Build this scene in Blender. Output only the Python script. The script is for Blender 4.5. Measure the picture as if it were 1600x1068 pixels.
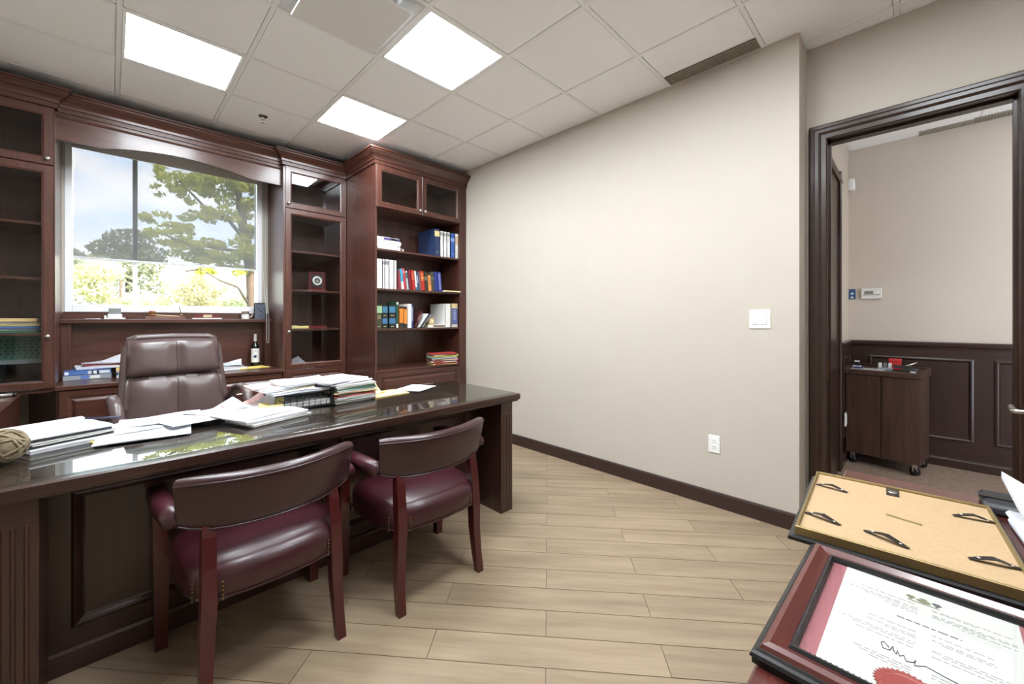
import bpy, bmesh, math, random
from mathutils import Vector, Matrix
R = math.radians
random.seed(7)
scn = bpy.context.scene
for o in list(bpy.data.objects): bpy.data.objects.remove(o)

# ------------------------------------------------------------------ camera
cam_d = bpy.data.cameras.new('camera'); cam = bpy.data.objects.new('camera', cam_d)
scn.collection.objects.link(cam); scn.camera = cam
cam.location = (0, 0, 1.29); cam.rotation_euler = (R(90), 0, -R(44.867))
cam_d.sensor_width = 36; cam_d.lens = 628.6/1600*36; cam_d.shift_y = -35.9/1600
cam_d.clip_start = .02; cam_d.clip_end = 300

# ------------------------------------------------------------------ view / world / sun
vs = scn.view_settings
vs.view_transform = 'Standard'; vs.look = 'None'; vs.exposure = 0.5; vs.gamma = 1.0; vs.use_curve_mapping = False
PANEL = 30.5            # ceiling light panel emission
SKY = 4.6
w = bpy.data.worlds.new('sky'); scn.world = w; w.use_nodes = True
nt = w.node_tree; nt.nodes.clear()
tc = nt.nodes.new('ShaderNodeTexCoord'); mp = nt.nodes.new('ShaderNodeMapping')
mp.inputs['Scale'].default_value = (1.6, 1.6, 4.0); mp.inputs['Location'].default_value = (.35, .2, .1)
nz = nt.nodes.new('ShaderNodeTexNoise'); nz.inputs['Scale'].default_value = 2.2; nz.inputs['Detail'].default_value = 6
rp = nt.nodes.new('ShaderNodeValToRGB'); rp.color_ramp.elements[0].position = .36; rp.color_ramp.elements[1].position = .56
rp.color_ramp.elements[0].color = (.50, .72, 1.0, 1); rp.color_ramp.elements[1].color = (.96, .97, 1.0, 1)
bg = nt.nodes.new('ShaderNodeBackground'); bg.inputs['Strength'].default_value = SKY
wo = nt.nodes.new('ShaderNodeOutputWorld')
nt.links.new(tc.outputs['Generated'], mp.inputs['Vector']); nt.links.new(mp.outputs[0], nz.inputs['Vector'])
nt.links.new(nz.outputs['Fac'], rp.inputs[0]); nt.links.new(rp.outputs[0], bg.inputs[0]); nt.links.new(bg.outputs[0], wo.inputs[0])
sun_d = bpy.data.lights.new('sun', 'SUN'); sun_d.energy = 15; sun_d.angle = R(2); sun_d.color = (1, .96, .88)
sun = bpy.data.objects.new('sun', sun_d); scn.collection.objects.link(sun); sun.rotation_euler = (R(48), 0, R(20))

# ------------------------------------------------------------------ materials
def lin(c): return tuple(((x/255)/12.92 if x/255 <= .04045 else ((x/255+.055)/1.055)**2.4) for x in c)
MATS = {}
def pbr(name, rgb, rough=.5, metal=0., coat=0., spec=.5, noise=0., nscale=8., bump=0., bscale=200., stretch=None, dark=None, rnd=0.):
    """principled material; noise mixes rgb with a darker tone, stretch gives grain"""
    if name in MATS: return MATS[name]
    m = bpy.data.materials.new(name); m.use_nodes = True; t = m.node_tree; b = t.nodes['Principled BSDF']
    c = lin(rgb); b.inputs['Base Color'].default_value = (*c, 1); b.inputs['Roughness'].default_value = rough
    b.inputs['Metallic'].default_value = metal; b.inputs['Coat Weight'].default_value = coat
    b.inputs['Coat Roughness'].default_value = .16; b.inputs['Specular IOR Level'].default_value = spec
    co = t.nodes.new('ShaderNodeTexCoord'); out = None
    mpn = t.nodes.new('ShaderNodeMapping'); t.links.new(co.outputs['Object'], mpn.inputs['Vector'])
    if stretch: mpn.inputs['Scale'].default_value = stretch
    oi = t.nodes.new('ShaderNodeObjectInfo')
    if rnd:
        cm = t.nodes.new('ShaderNodeCombineXYZ'); mu = t.nodes.new('ShaderNodeMath'); mu.operation = 'MULTIPLY'; mu.inputs[1].default_value = 40
        t.links.new(oi.outputs['Random'], mu.inputs[0])
        for k in range(3): t.links.new(mu.outputs[0], cm.inputs[k])
        t.links.new(cm.outputs[0], mpn.inputs['Location'])
    if noise:
        n = t.nodes.new('ShaderNodeTexNoise'); n.inputs['Scale'].default_value = nscale; n.inputs['Detail'].default_value = 7
        n.inputs['Roughness'].default_value = .6
        t.links.new(mpn.outputs[0], n.inputs['Vector'])
        r = t.nodes.new('ShaderNodeValToRGB'); e = r.color_ramp.elements
        d = lin(dark) if dark else tuple(x*(1-noise) for x in c)
        e[0].position = .32; e[0].color = (*d, 1); e[1].position = .68; e[1].color = (*c, 1)
        t.links.new(n.outputs['Fac'], r.inputs[0]); out = r.outputs[0]
        if rnd:
            hs = t.nodes.new('ShaderNodeHueSaturation'); mr = t.nodes.new('ShaderNodeMapRange')
            mr.inputs['To Min'].default_value = 1-rnd; mr.inputs['To Max'].default_value = 1+rnd
            t.links.new(oi.outputs['Random'], mr.inputs['Value']); t.links.new(mr.outputs[0], hs.inputs['Value'])
            t.links.new(out, hs.inputs['Color']); out = hs.outputs[0]
        t.links.new(out, b.inputs['Base Color'])
    if bump:
        n2 = t.nodes.new('ShaderNodeTexNoise'); n2.inputs['Scale'].default_value = bscale; n2.inputs['Detail'].default_value = 4
        t.links.new(mpn.outputs[0], n2.inputs['Vector'])
        bp = t.nodes.new('ShaderNodeBump'); bp.inputs['Strength'].default_value = bump; bp.inputs['Distance'].default_value = .002
        t.links.new(n2.outputs['Fac'], bp.inputs['Height']); t.links.new(bp.outputs[0], b.inputs['Normal'])
    MATS[name] = m; return m
def emit(name, rgb, strength):
    m = bpy.data.materials.new(name); m.use_nodes = True; t = m.node_tree; t.nodes.clear()
    e = t.nodes.new('ShaderNodeEmission'); e.inputs[0].default_value = (*rgb, 1); e.inputs[1].default_value = strength
    o = t.nodes.new('ShaderNodeOutputMaterial'); t.links.new(e.outputs[0], o.inputs[0]); MATS[name] = m; return m
def glass(name, tint=(1, 1, 1), rough=0.0, ior=1.5):
    m = bpy.data.materials.new(name); m.use_nodes = True; t = m.node_tree; t.nodes.clear()
    tr = t.nodes.new('ShaderNodeBsdfTransparent'); tr.inputs[0].default_value = (*tint, 1)
    gl = t.nodes.new('ShaderNodeBsdfGlossy'); gl.inputs['Roughness'].default_value = rough
    fr = t.nodes.new('ShaderNodeFresnel'); fr.inputs['IOR'].default_value = ior
    mx = t.nodes.new('ShaderNodeMixShader'); o = t.nodes.new('ShaderNodeOutputMaterial')
    ge = t.nodes.new('ShaderNodeNewGeometry'); iv = t.nodes.new('ShaderNodeMath'); iv.operation = 'SUBTRACT'; iv.inputs[0].default_value = 1
    mu = t.nodes.new('ShaderNodeMath'); mu.operation = 'MULTIPLY'      # only the face towards the ray reflects, so a slab has one clean reflection
    t.links.new(ge.outputs['Backfacing'], iv.inputs[1]); t.links.new(iv.outputs[0], mu.inputs[0]); t.links.new(fr.outputs[0], mu.inputs[1])
    t.links.new(mu.outputs[0], mx.inputs[0]); t.links.new(tr.outputs[0], mx.inputs[1]); t.links.new(gl.outputs[0], mx.inputs[2])
    t.links.new(mx.outputs[0], o.inputs[0]); MATS[name] = m; return m
def screen_fabric(name):
    m = bpy.data.materials.new(name); m.use_nodes = True; t = m.node_tree; t.nodes.clear()
    tr = t.nodes.new('ShaderNodeBsdfTransparent'); tr.inputs[0].default_value = (.36, .36, .365, 1)
    tl = t.nodes.new('ShaderNodeBsdfTranslucent'); tl.inputs[0].default_value = (.05, .05, .05, 1)
    df = t.nodes.new('ShaderNodeBsdfDiffuse'); df.inputs[0].default_value = (.07, .07, .07, 1)
    a = t.nodes.new('ShaderNodeAddShader'); b = t.nodes.new('ShaderNodeAddShader'); o = t.nodes.new('ShaderNodeOutputMaterial')
    t.links.new(tl.outputs[0], a.inputs[0]); t.links.new(df.outputs[0], a.inputs[1])
    t.links.new(tr.outputs[0], b.inputs[0]); t.links.new(a.outputs[0], b.inputs[1]); t.links.new(b.outputs[0], o.inputs[0])
    MATS[name] = m; return m
def wood(name, rgb, dark, axis, rough=.34, coat=.32, rnd=.06):
    st = {'x': (1.6, 26, 26), 'y': (26, 1.6, 26), 'z': (26, 26, 1.6)}[axis]
    return pbr(name, rgb, rough, coat=coat, noise=1, nscale=1.6, dark=dark, stretch=st, rnd=rnd)
CAB, CABD = (86, 50, 39), (62, 34, 26)
WV = wood('cherry_wood_vertical', CAB, CABD, 'z')
WH = wood('cherry_wood_horizontal', CAB, CABD, 'x')
WY = wood('cherry_wood_depth', CAB, CABD, 'y')
DV = wood('desk_wood_vertical', (64, 39, 32), (46, 28, 23), 'z', .3, .3)
DH = wood('desk_wood_horizontal', (64, 39, 32), (44, 27, 22), 'x', .3, .3)
DY = wood('desk_wood_depth', (64, 39, 32), (46, 28, 23), 'y', .3, .3)
TR = wood('dark_trim_wood', (56, 36, 28), (42, 27, 21), 'z', .35, .15)
TRH = wood('dark_trim_wood_horizontal', (56, 36, 28), (42, 27, 21), 'y', .35, .15)
BBM = pbr('baseboard_wood', (54, 36, 31), .4, noise=.2, nscale=4, stretch=(20, 1, 20))
WALLM = pbr('beige_wall_paint', (187, 179, 168), .65, noise=.03, nscale=3, bump=.05, bscale=250, spec=.3)
HALLM = pbr('hall_wall_paint', (196, 185, 171), .65, noise=.03, nscale=3, spec=.3)
TILE = pbr('ceiling_tile_white', (248, 249, 250), .9, bump=.25, bscale=160, noise=.02, nscale=60, spec=.1)
TBAR = pbr('ceiling_grid_white', (240, 241, 242), .5)
WHITE = pbr('white_plastic', (228, 228, 226), .35)
WFRAME = pbr('white_window_frame', (235, 236, 238), .4)
FLOORM = pbr('wood_look_porcelain', (152, 134, 111), .38, noise=1, nscale=1.5, dark=(127, 109, 89), stretch=(1.3, 14, 14), rnd=.07, bump=.05, bscale=30)
GROUT = pbr('grout', (98, 86, 72), .8)
CARPET = pbr('hall_carpet', (150, 128, 110), .95, noise=.35, nscale=30, bump=.5, bscale=300)
STEEL = pbr('brushed_nickel', (205, 203, 198), .28, metal=1)
CHROME = pbr('chrome', (220, 220, 222), .12, metal=1)
BRASS = pbr('antique_brass', (150, 120, 70), .35, metal=1)
GOLD = pbr('gold_frame', (150, 130, 88), .4, metal=.65, noise=.15, nscale=30)
BLACK = pbr('black_plastic', (22, 22, 24), .35)
BLACKM = pbr('black_metal', (18, 18, 20), .45, metal=.3)
DGREY = pbr('dark_grey_plastic', (70, 72, 76), .45)
LEATH = pbr('oxblood_leather', (56, 30, 34), .30, coat=.15, noise=.25, nscale=5, bump=.25, bscale=120)
SEATL = pbr('burgundy_seat_leather', (62, 24, 32), .36, coat=.12, noise=.3, nscale=4, bump=.2, bscale=120)
CLEG = pbr('mahogany_chair_leg', (72, 20, 21), .3, coat=.3, noise=.25, nscale=6, stretch=(8, 8, 1))
EXEC = pbr('brown_office_leather', (84, 68, 66), .34, coat=.1, noise=.12, nscale=4, bump=.15, bscale=140)
PAPER = pbr('white_paper', (208, 210, 216), .7, noise=.03, nscale=20)
PAPER2 = pbr('off_white_paper', (188, 187, 184), .75, noise=.05, nscale=20)
PAPERG = pbr('grey_folder', (176, 176, 172), .7, noise=.1, nscale=12)
BUFF = pbr('buff_envelope', (235, 203, 140), .7, noise=.06, nscale=12)
YEL = pbr('yellow_paper', (240, 222, 70), .7)
GREENP = pbr('green_folder', (86, 150, 118), .6)
REDP = pbr('red_folder', (176, 62, 60), .6)
PINKP = pbr('pink_paper', (232, 196, 190), .7)
BLUEP = pbr('blue_folder', (78, 112, 160), .6)
CORK = pbr('frame_backing_board', (170, 143, 108), .8, noise=.12, nscale=120)
MAHOG = pbr('mahogany_frame', (82, 28, 22), .3, coat=.4, noise=.35, nscale=5)
PINKM = pbr('rose_mat_board', (140, 84, 88), .6)
PARCH = pbr('certificate_paper', (180, 181, 176), .6)
INK = pbr('grey_ink', (128, 128, 126), .8)
INKD = pbr('black_ink', (30, 30, 34), .7)
SEALM = pbr('red_foil_seal', (142, 62, 58), .4, noise=.15, nscale=60)
OLIVE = pbr('olive_ink', (96, 100, 70), .7)
LIGHT = emit('led_panel_light', (.90, .955, 1), PANEL)
GLS = glass('clear_glass'); GLT = glass('desk_glass', (.9, .95, .93))
CABG = glass('cabinet_door_glass', (.93, .93, .93), .0, 1.55)
SHADE = screen_fabric('solar_screen_fabric')
BARK = pbr('tree_bark', (96, 80, 66), .9, noise=.4, nscale=10)
BARKG = pbr('tree_bark_grey', (84, 76, 70), .9, noise=.4, nscale=10)
def leafmat(name, rgb):
    if name in MATS: return MATS[name]
    m = pbr(name, rgb, .6, noise=.35, nscale=1.5); t = m.node_tree; b = t.nodes['Principled BSDF']
    tl = t.nodes.new('ShaderNodeBsdfTranslucent'); tl.inputs[0].default_value = (*lin(rgb), 1)
    mx = t.nodes.new('ShaderNodeMixShader'); mx.inputs[0].default_value = .45; o = t.nodes['Material Output']
    t.links.new(b.outputs[0], mx.inputs[1]); t.links.new(tl.outputs[0], mx.inputs[2]); t.links.new(mx.outputs[0], o.inputs[0]); return m
def M(rgb, rough=.5): return pbr('paint_%02x%02x%02x' % rgb, rgb, rough)

# ------------------------------------------------------------------ object helpers
col = scn.collection; WL = {}
def wloc(o): return WL.get(o.name, Vector((0, 0, 0)))
def link(o, parent, c):
    """c = world point of the object's origin (things are built unrotated in world space)"""
    col.objects.link(o); c = Vector(c)
    if parent: o.parent = parent; o.location = c - wloc(parent)
    else: o.location = c
    WL[o.name] = c; return o
def thing(name, label, cat, loc=(0, 0, 0), group=None):
    o = bpy.data.objects.new(name, None); o.empty_display_size = .05; link(o, None, loc)
    o['label'] = label; o['category'] = cat
    if group: o['group'] = group
    return o
def tag(o, label, cat, group=None):
    o['label'] = label; o['category'] = cat
    if group: o['group'] = group
    return o
def struct(o, label=None, cat=None):
    o['kind'] = 'structure'
    if label: o['label'] = label
    if cat: o['category'] = cat
    return o
def mesh(name, V, F, mat, parent=None, smooth=False, origin=None, mats=None, fm=None):
    V = [Vector(v) for v in V]
    if origin is None:
        lo = [min(v[k] for v in V) for k in range(3)]; hi = [max(v[k] for v in V) for k in range(3)]
        origin = [(lo[0]+hi[0])/2, (lo[1]+hi[1])/2, (lo[2]+hi[2])/2]
    c = Vector(origin); me = bpy.data.meshes.new(name)
    me.from_pydata([v-c for v in V], [], F); me.update()
    for mm in (mats or [mat]): me.materials.append(mm)
    if fm: me.polygons.foreach_set('material_index', fm)
    bm = bmesh.new(); bm.from_mesh(me); bmesh.ops.recalc_face_normals(bm, faces=bm.faces); bm.to_mesh(me); bm.free()
    if smooth: me.polygons.foreach_set('use_smooth', [True]*len(me.polygons))
    return link(bpy.data.objects.new(name, me), parent, c)
BF = [(0, 3, 2, 1), (4, 5, 6, 7), (0, 1, 5, 4), (1, 2, 6, 5), (2, 3, 7, 6), (3, 0, 4, 7)]
def bxv(lo, hi):
    (a, b, c), (d, e, f) = lo, hi
    return [(a, b, c), (d, b, c), (d, e, c), (a, e, c), (a, b, f), (d, b, f), (d, e, f), (a, e, f)]
def box(name, lo, hi, mat, parent=None, bevel=0):
    o = mesh(name, bxv(lo, hi), BF, mat, parent)
    if bevel:
        bm = bmesh.new(); bm.from_mesh(o.data)
        bmesh.ops.bevel(bm, geom=bm.edges[:], offset=bevel, segments=2, affect='EDGES', profile=.5)
        bm.to_mesh(o.data); bm.free()
    return o
def boxes(name, L, mat, parent=None):
    V, F = [], []
    for lo, hi in L:
        k = len(V); V += bxv(lo, hi); F += [tuple(i+k for i in f) for f in BF]
    return mesh(name, V, F, mat, parent)
def rings(name, L, mat, parent=None, smooth=True, cap=True, closed=False):
    """loft through equal-length rings"""
    n = len(L[0]); V = [p for r in L for p in r]; F = []
    m = len(L)
    for i in range(m if closed else m-1):
        a, b = i*n, ((i+1) % m)*n
        for j in range(n): F.append((a+j, a+(j+1) % n, b+(j+1) % n, b+j))
    if cap and not closed: F.append(tuple(range(n))[::-1]); F.append(tuple((m-1)*n+j for j in range(n)))
    return mesh(name, V, F, mat, parent, smooth)
def lathe(name, prof, c, mat, parent=None, n=20, axis='z', cap=True):
    L = []
    for r, h in prof:
        ring = []
        for k in range(n):
            a = 2*math.pi*k/n; p, q = r*math.cos(a), r*math.sin(a)
            ring.append({'z': (c[0]+p, c[1]+q, c[2]+h), 'y': (c[0]+p, c[1]+h, c[2]+q), 'x': (c[0]+h, c[1]+p, c[2]+q)}[axis])
        L.append(ring)
    return rings(name, L, mat, parent, cap=cap)
def tube(name, pts, r, mat, parent=None, n=8):
    pts = [Vector(p) for p in pts]; L = []
    for i, p in enumerate(pts):
        d = (pts[min(i+1, len(pts)-1)]-pts[max(i-1, 0)]).normalized()
        up = Vector((0, 0, 1)) if abs(d.z) < .9 else Vector((0, 1, 0))
        a = d.cross(up).normalized(); b = d.cross(a)
        rr = r[i] if isinstance(r, (list, tuple)) else r
        L.append([p+rr*(math.cos(2*math.pi*k/n)*a+math.sin(2*math.pi*k/n)*b) for k in range(n)])
    return rings(name, L, mat, parent)
def sections(name, S, mat, parent=None, smooth=False):
    """square-section limb: S = [(x,y,z,hx,hy)]"""
    return rings(name, [[(x-a, y-b, z), (x+a, y-b, z), (x+a, y+b, z), (x-a, y+b, z)] for x, y, z, a, b in S], mat, parent, smooth)
def sweep(name, path, prof, mat, parent=None):
    """sweep profile (out, z) along 2-D path; out is to the right-hand side; mitred corners"""
    P = [Vector((p[0], p[1])) for p in path]; L = []
    for i, p in enumerate(P):
        ns = []
        if i > 0: d = (p-P[i-1]).normalized(); ns.append(Vector((d.y, -d.x)))
        if i < len(P)-1: d = (P[i+1]-p).normalized(); ns.append(Vector((d.y, -d.x)))
        n = ns[0] if len(ns) == 1 else (ns[0]+ns[1])/(1+ns[0].dot(ns[1]))
        L.append([(p.x+n.x*o, p.y+n.y*o, z) for o, z in prof])
    return rings(name, L, mat, parent, smooth=False)
def panel(name, x0, x1, z0, z1, y, prof, mat, parent=None, tr=None):
    """rectangular panel facing -y built from concentric rectangles: prof = [(inset, out)] then a flat centre; back at y"""
    V, F = [], []
    for ins, out in prof:
        V += [(x0+ins, y-out, z0+ins), (x1-ins, y-out, z0+ins), (x1-ins, y-out, z1-ins), (x0+ins, y-out, z1-ins)]
    for i in range(len(prof)-1):
        for j in range(4): F.append((4*i+j, 4*i+(j+1) % 4, 4*i+4+(j+1) % 4, 4*i+4+j))
    k = 4*(len(prof)-1); F.append((k, k+1, k+2, k+3)); F.append((3, 2, 1, 0))
    if tr: V = [tr(v) for v in V]
    return mesh(name, V, F, mat, parent)
def frame4(name, x0, x1, z0, z1, y0, y1, fw, mat, parent=None, lip=0.006):
    """door/picture frame in xz plane: outer face y0 (front), back y1; inner edge chamfered"""
    pr = [(0, y1), (0, y0+.003), (.003, y0), (fw-lip*2, y0), (fw-lip, y0+lip*.7), (fw, y0+lip), (fw, y1)]
    V, F = [], []
    for ins, yy in pr: V += [(x0+ins, yy, z0+ins), (x1-ins, yy, z0+ins), (x1-ins, yy, z1-ins), (x0+ins, yy, z1-ins)]
    n = len(pr)
    for i in range(n):
        a, b = 4*i, 4*((i+1) % n)
        for j in range(4): F.append((a+j, a+(j+1) % 4, b+(j+1) % 4, b+j))
    return mesh(name, V, F, mat, parent)
def copy_tree(o, parent=None):
    c = o.copy(); col.objects.link(c); c.parent = parent
    for ch in list(o.children): copy_tree(ch, c)
    return c
def knob(c, mat, parent, n=12):
    return lathe('knob', [(.002, 0), (.006, -.001), (.006, -.010), (.011, -.014), (.0145, -.020), (.012, -.026), (.005, -.029), (.001, -.0295)], c, mat, parent, n, 'y')
def bar_handle(x0, x1, y, z, mat, parent):
    V = tube('handle', [(x0, y-.03, z), (x1, y-.03, z)], .006, mat, parent)
    for x in (x0+.025, x1-.025): tube('handle_post', [(x, y+.001, z), (x, y-.03, z)], .0045, mat, V)
    return V

XL, XR, XD, YB, YW, H = -1.6, 2.954, 3.195, -1.1, 4.95, 3.03
YJ = .50                       # jog between main wall and door wall
# ------------------------------------------------------------------ floor
fl = struct(box('floor', (XL, YB, -.08), (3.33, YW, -.004), GROUT), 'wood-look porcelain plank floor of the office')
def clip(poly, a, b, c):       # keep a*x+b*y<=c
    out = []
    for i in range(len(poly)):
        p, q = poly[i], poly[(i+1) % len(poly)]; dp, dq = a*p[0]+b*p[1]-c, a*q[0]+b*q[1]-c
        if dp <= 0: out.append(p)
        if dp*dq < 0: t = dp/(dp-dq); out.append((p[0]+t*(q[0]-p[0]), p[1]+t*(q[1]-p[1])))
    return out
PA = R(-50); ex, ey = (math.cos(PA), math.sin(PA)), (-math.sin(PA), math.cos(PA))   # plank direction
PLn, PWd, gap = .905, .1475, .0016
ox, oy = 1.477, 1.251          # a butt joint corner
for j in range(-45, 45):
    for i in range(-9, 10):
        a0 = i*PLn + (PLn/2 if j % 2 else 0) ; b0 = j*PWd
        pts = [(a0+gap, b0+gap), (a0+PLn-gap, b0+gap), (a0+PLn-gap, b0+PWd-gap), (a0+gap, b0+PWd-gap)]
        w2 = [(ox+p*ex[0]+q*ey[0], oy+p*ex[1]+q*ey[1]) for p, q in pts]
        for cl in ((-1, 0, -XL), (1, 0, 3.26), (0, -1, -YB), (0, 1, YW)):
            w2 = clip(w2, *cl)
            if len(w2) < 3: break
        if len(w2) < 3: continue
        if all(y > YJ and x > XR+.02 for x, y in w2) or all(y > 4.45 for x, y in w2) or all(y < -.95 for x, y in w2) or all(x < -1.3 for x, y in w2): continue
        cx = ox+(a0+PLn/2)*ex[0]+(b0+PWd/2)*ey[0]; cy = oy+(a0+PLn/2)*ex[1]+(b0+PWd/2)*ey[1]
        loc = [((x-cx)*ex[0]+(y-cy)*ex[1], (x-cx)*ey[0]+(y-cy)*ey[1]) for x, y in w2]
        n = len(loc); me = bpy.data.meshes.new('floor_plank')
        me.from_pydata([(p, q, 0) for p, q in loc]+[(p, q, -.006) for p, q in loc], [], [tuple(range(n))]+[(k, n+k, n+(k+1) % n, (k+1) % n) for k in range(n)])
        me.materials.append(FLOORM); o = bpy.data.objects.new('floor_plank', me)
        link(o, fl, (cx, cy, 0)); o.rotation_euler = (0, 0, PA)
# ------------------------------------------------------------------ ceiling with tiles and grid
ce = struct(box('ceiling', (XL-.1, YB-.1, H+.05), (3.33, YW+.25, H+.12), M((200, 200, 200))), 'white suspended ceiling of square tiles in a grid')
gx0, gy0, T = 1.2513, 2.5175, .61
xs = [gx0+T*i for i in range(-4, 4)]; ys = [gy0+T*j for j in range(-5, 5)]
LIGHTS = {(0, -1), (0, 1), (-2, 1), (-2, -1), (0, -3), (-2, -3), (0, -5)}
def xlim(y): return XR if y > YJ else XD
bw = .012
for i in range(-5, 4):
    for j in range(-6, 4):
        x0, x1, y0, y1 = gx0+T*i, gx0+T*(i+1), gy0+T*j, gy0+T*(j+1)
        x0, x1, y0, y1 = max(x0, XL), min(x1, XR if y1 > YJ+.2 else XD), max(y0, YB), min(y1, YW)
        if x1-x0 < .06 or y1-y0 < .05 or (i, j) in LIGHTS or (i, j) == (-1, -1): continue
        if (i, j) == (2, -3): x1 = 2.832
        e = .004
        me = box('ceiling_tile', (x0+bw+e, y0+bw+e, H-.003), (x1-bw-e if x1 < XR-.01 else x1, y1-bw-e, H+.015), TILE, ce)
        # shadow-line rebate round each tile
        fr = boxes('tile_edge', [((x0+bw-.002, y0+bw-.002, H+.006), (x1, y1-bw+.002, H+.012))], TILE, me)
for x in xs:
    if x < XL or x > XD: continue
    y0 = YB
    y1 = YJ if x > XR else YW
    box('grid_bar', (x-bw, y0, H-.006), (x+bw, y1, H+.03), TBAR, ce)
for y in ys:
    if y < YB or y > YW: continue
    box('grid_bar', (XL, y-bw, H-.0055), (XR if y > YJ else XD, y+bw, H+.03), TBAR, ce)
boxes('wall_angle', [((XR-.012, YJ, H-.004), (XR, YW, H+.02)), ((XD-.012, YB, H-.004), (XD, YJ, H+.02)), ((XR, YJ-.012, H-.004), (XD, YJ, H+.02))], TBAR, ce)
# ------------------------------------------------------------------ walls
struct(boxes('wall_right', [((XR, YJ, -.02), (XD+.135, YW+.2, H+.1))], WALLM), 'long plain beige painted wall with a projecting end')
DY0, DY1, DZ = -.36, .394, 2.42
struct(boxes('wall_door', [((XD, DY1+.02, -.02), (XD+.135, YJ, H+.1)), ((XD, YB, -.02), (XD+.135, DY0-.02, H+.1)), ((XD, DY0-.02, DZ+.02), (XD+.135, DY1+.02, H+.1))], WALLM), 'recessed beige wall around the doorway')
WX0, WX1, WZ0, WZ1 = -.275, 1.145, 1.35, 2.82
struct(boxes('wall_window', [((XL, YW, -.02), (WX0, YW+.2, H+.1)), ((WX1, YW, -.02), (XR, YW+.2, H+.1)), ((WX0, YW, -.02), (WX1, YW+.2, WZ0)), ((WX0, YW, WZ1), (WX1, YW+.2, H+.1))], WALLM), 'beige wall behind the cabinets with the window opening')
struct(box('wall_left', (XL-.12, YB-.1, -.02), (XL, YW+.2, H+.1), WALLM), 'beige office wall behind the desk end')
struct(box('wall_back', (XL-.1, YB-.12, -.02), (XD+.135, YB, H+.1), WALLM), 'beige office wall behind the photographer')
BBP = [(0, 0), (.016, 0), (.016, .090), (.013, .098), (.006, .102), (0, .102)]
struct(sweep('baseboard_right', [(XR, 3.73), (XR, YJ), (XD, YJ)], BBP, BBM), 'dark brown baseboard along the long beige wall')
struct(sweep('baseboard_back', [(XD, YB), (XL, YB)], BBP, BBM), 'dark brown baseboard on the rear office wall')
# ------------------------------------------------------------------ window
win = bpy.data.objects.new('window_1', None); link(win, None, (.435, 5.0, 1.35)); struct(win, 'white framed office window with two panes behind the desk')
def wbar(n, x0, x1, z0, z1, y0=4.945, y1=5.06): return box(n, (x0, y0, z0), (x1, y1, z1), WFRAME, win, .004)
wbar('frame_side', WX0, -.232, WZ0, WZ1); wbar('frame_side', 1.097, WX1, WZ0, WZ1)
wbar('frame_bottom', -.232, 1.097, WZ0, 1.415); wbar('frame_top', -.232, 1.097, 2.76, WZ1)
wbar('mullion', .135, .168, 1.415, 2.76, 4.985, 5.05)
box('pane', (-.232, 5.014, 1.415), (.135, 5.020, 2.76), GLS, win); box('pane', (.168, 5.014, 1.415), (1.097, 5.020, 2.76), GLS, win)
bl = thing('roller_blind', 'grey translucent roller blind lowered over the upper window', 'blind', (.435, 4.965, 2.76))
V, F = [], []
box('fabric', (-.228, 4.966, 1.815), (1.094, 4.9672, 2.74), SHADE, bl)
box('hem_bar', (-.230, 4.961, 1.797), (1.096, 4.972, 1.818), pbr('blind_hem', (206, 208, 210), .5), bl, .003)
lathe('roller_tube', [(.001, 0), (.022, 0), (.022, 1.32), (.001, 1.32)], (-.228, 4.955, 2.76), WHITE, bl, 14, 'x')
box('fascia', (-.236, 4.930, 2.715), (1.102, 4.944, 2.845), WHITE, bl, .004)
ch = tube('pull_chain', [(1.147, 4.925, 2.74), (1.147, 4.922, 1.8), (1.147, 4.790, 1.33), (1.147, 4.782, 1.29), (1.147, 4.780, 1.06), (1.151, 4.779, 1.045), (1.157, 4.779, 1.04), (1.163, 4.779, 1.045), (1.167, 4.780, 1.06), (1.167, 4.782, 1.29), (1.167, 4.790, 1.33), (1.167, 4.922, 1.8), (1.167, 4.925, 2.74)], .0022, WHITE, bl, 6)
# ------------------------------------------------------------------ doorway, casing, door leaf
cas = bpy.data.objects.new('door_1', None); link(cas, None, (XD, 0, 0)); struct(cas, 'doorway to the hall with dark moulded wood casing')
CP = [(0, 0), (.012, 0), (.017, .006), (.017, .030), (.022, .036), (.026, .044), (.026, .062), (.030, .068), (.030, .084), (.022, .092), (0, .092)]
def casing_leg(n, pts, prof, parent, m):  # pts: path in (y,z), prof (out, across from inner edge)
    pass
def casing(parent, x, y0, y1, z, sgn, w=.092, cut0=-.002, m=TR):
    """moulded casing around an opening on plane x (faces sgn*x): two legs and a head, mitred"""
    legs = []
    for nm, path in (('casing_leg', [((y1, cut0), (1, 0)), ((y1, z), (1, 1))]), ('casing_head', [((y1, z), (1, 1)), ((y0, z), (-1, 1))]), ('casing_leg', [((y0, z), (-1, 1)), ((y0, cut0), (-1, 0))])):
        L = []
        for (py, pz), (ny, nz_) in path:
            L.append([(x+sgn*o, py+ny*a*w/.092, pz+nz_*a*w/.092) for o, a in CP])
        rings(nm, L, m if nm == 'casing_leg' else TRH, parent, False)
casing(cas, XD, DY0, DY1, DZ, -1); casing(cas, XD+.135, DY0, DY1, DZ, 1)
box('jamb', (XD, DY1, 0), (XD+.135, DY1+.02, DZ+.02), TR, cas); box('jamb', (XD, DY0-.02, 0), (XD+.135, DY0, DZ+.02), TR, cas)
box('head_jamb', (XD, DY0, DZ), (XD+.135, DY1, DZ+.02), TRH, cas)
boxes('stop', [((XD+.05, DY1-.012, 0), (XD+.085, DY1, DZ)), ((XD+.05, DY0, 0), (XD+.085, DY0+.012, DZ)), ((XD+.05, DY0, DZ-.012), (XD+.085, DY1, DZ))], TR, cas)
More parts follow.
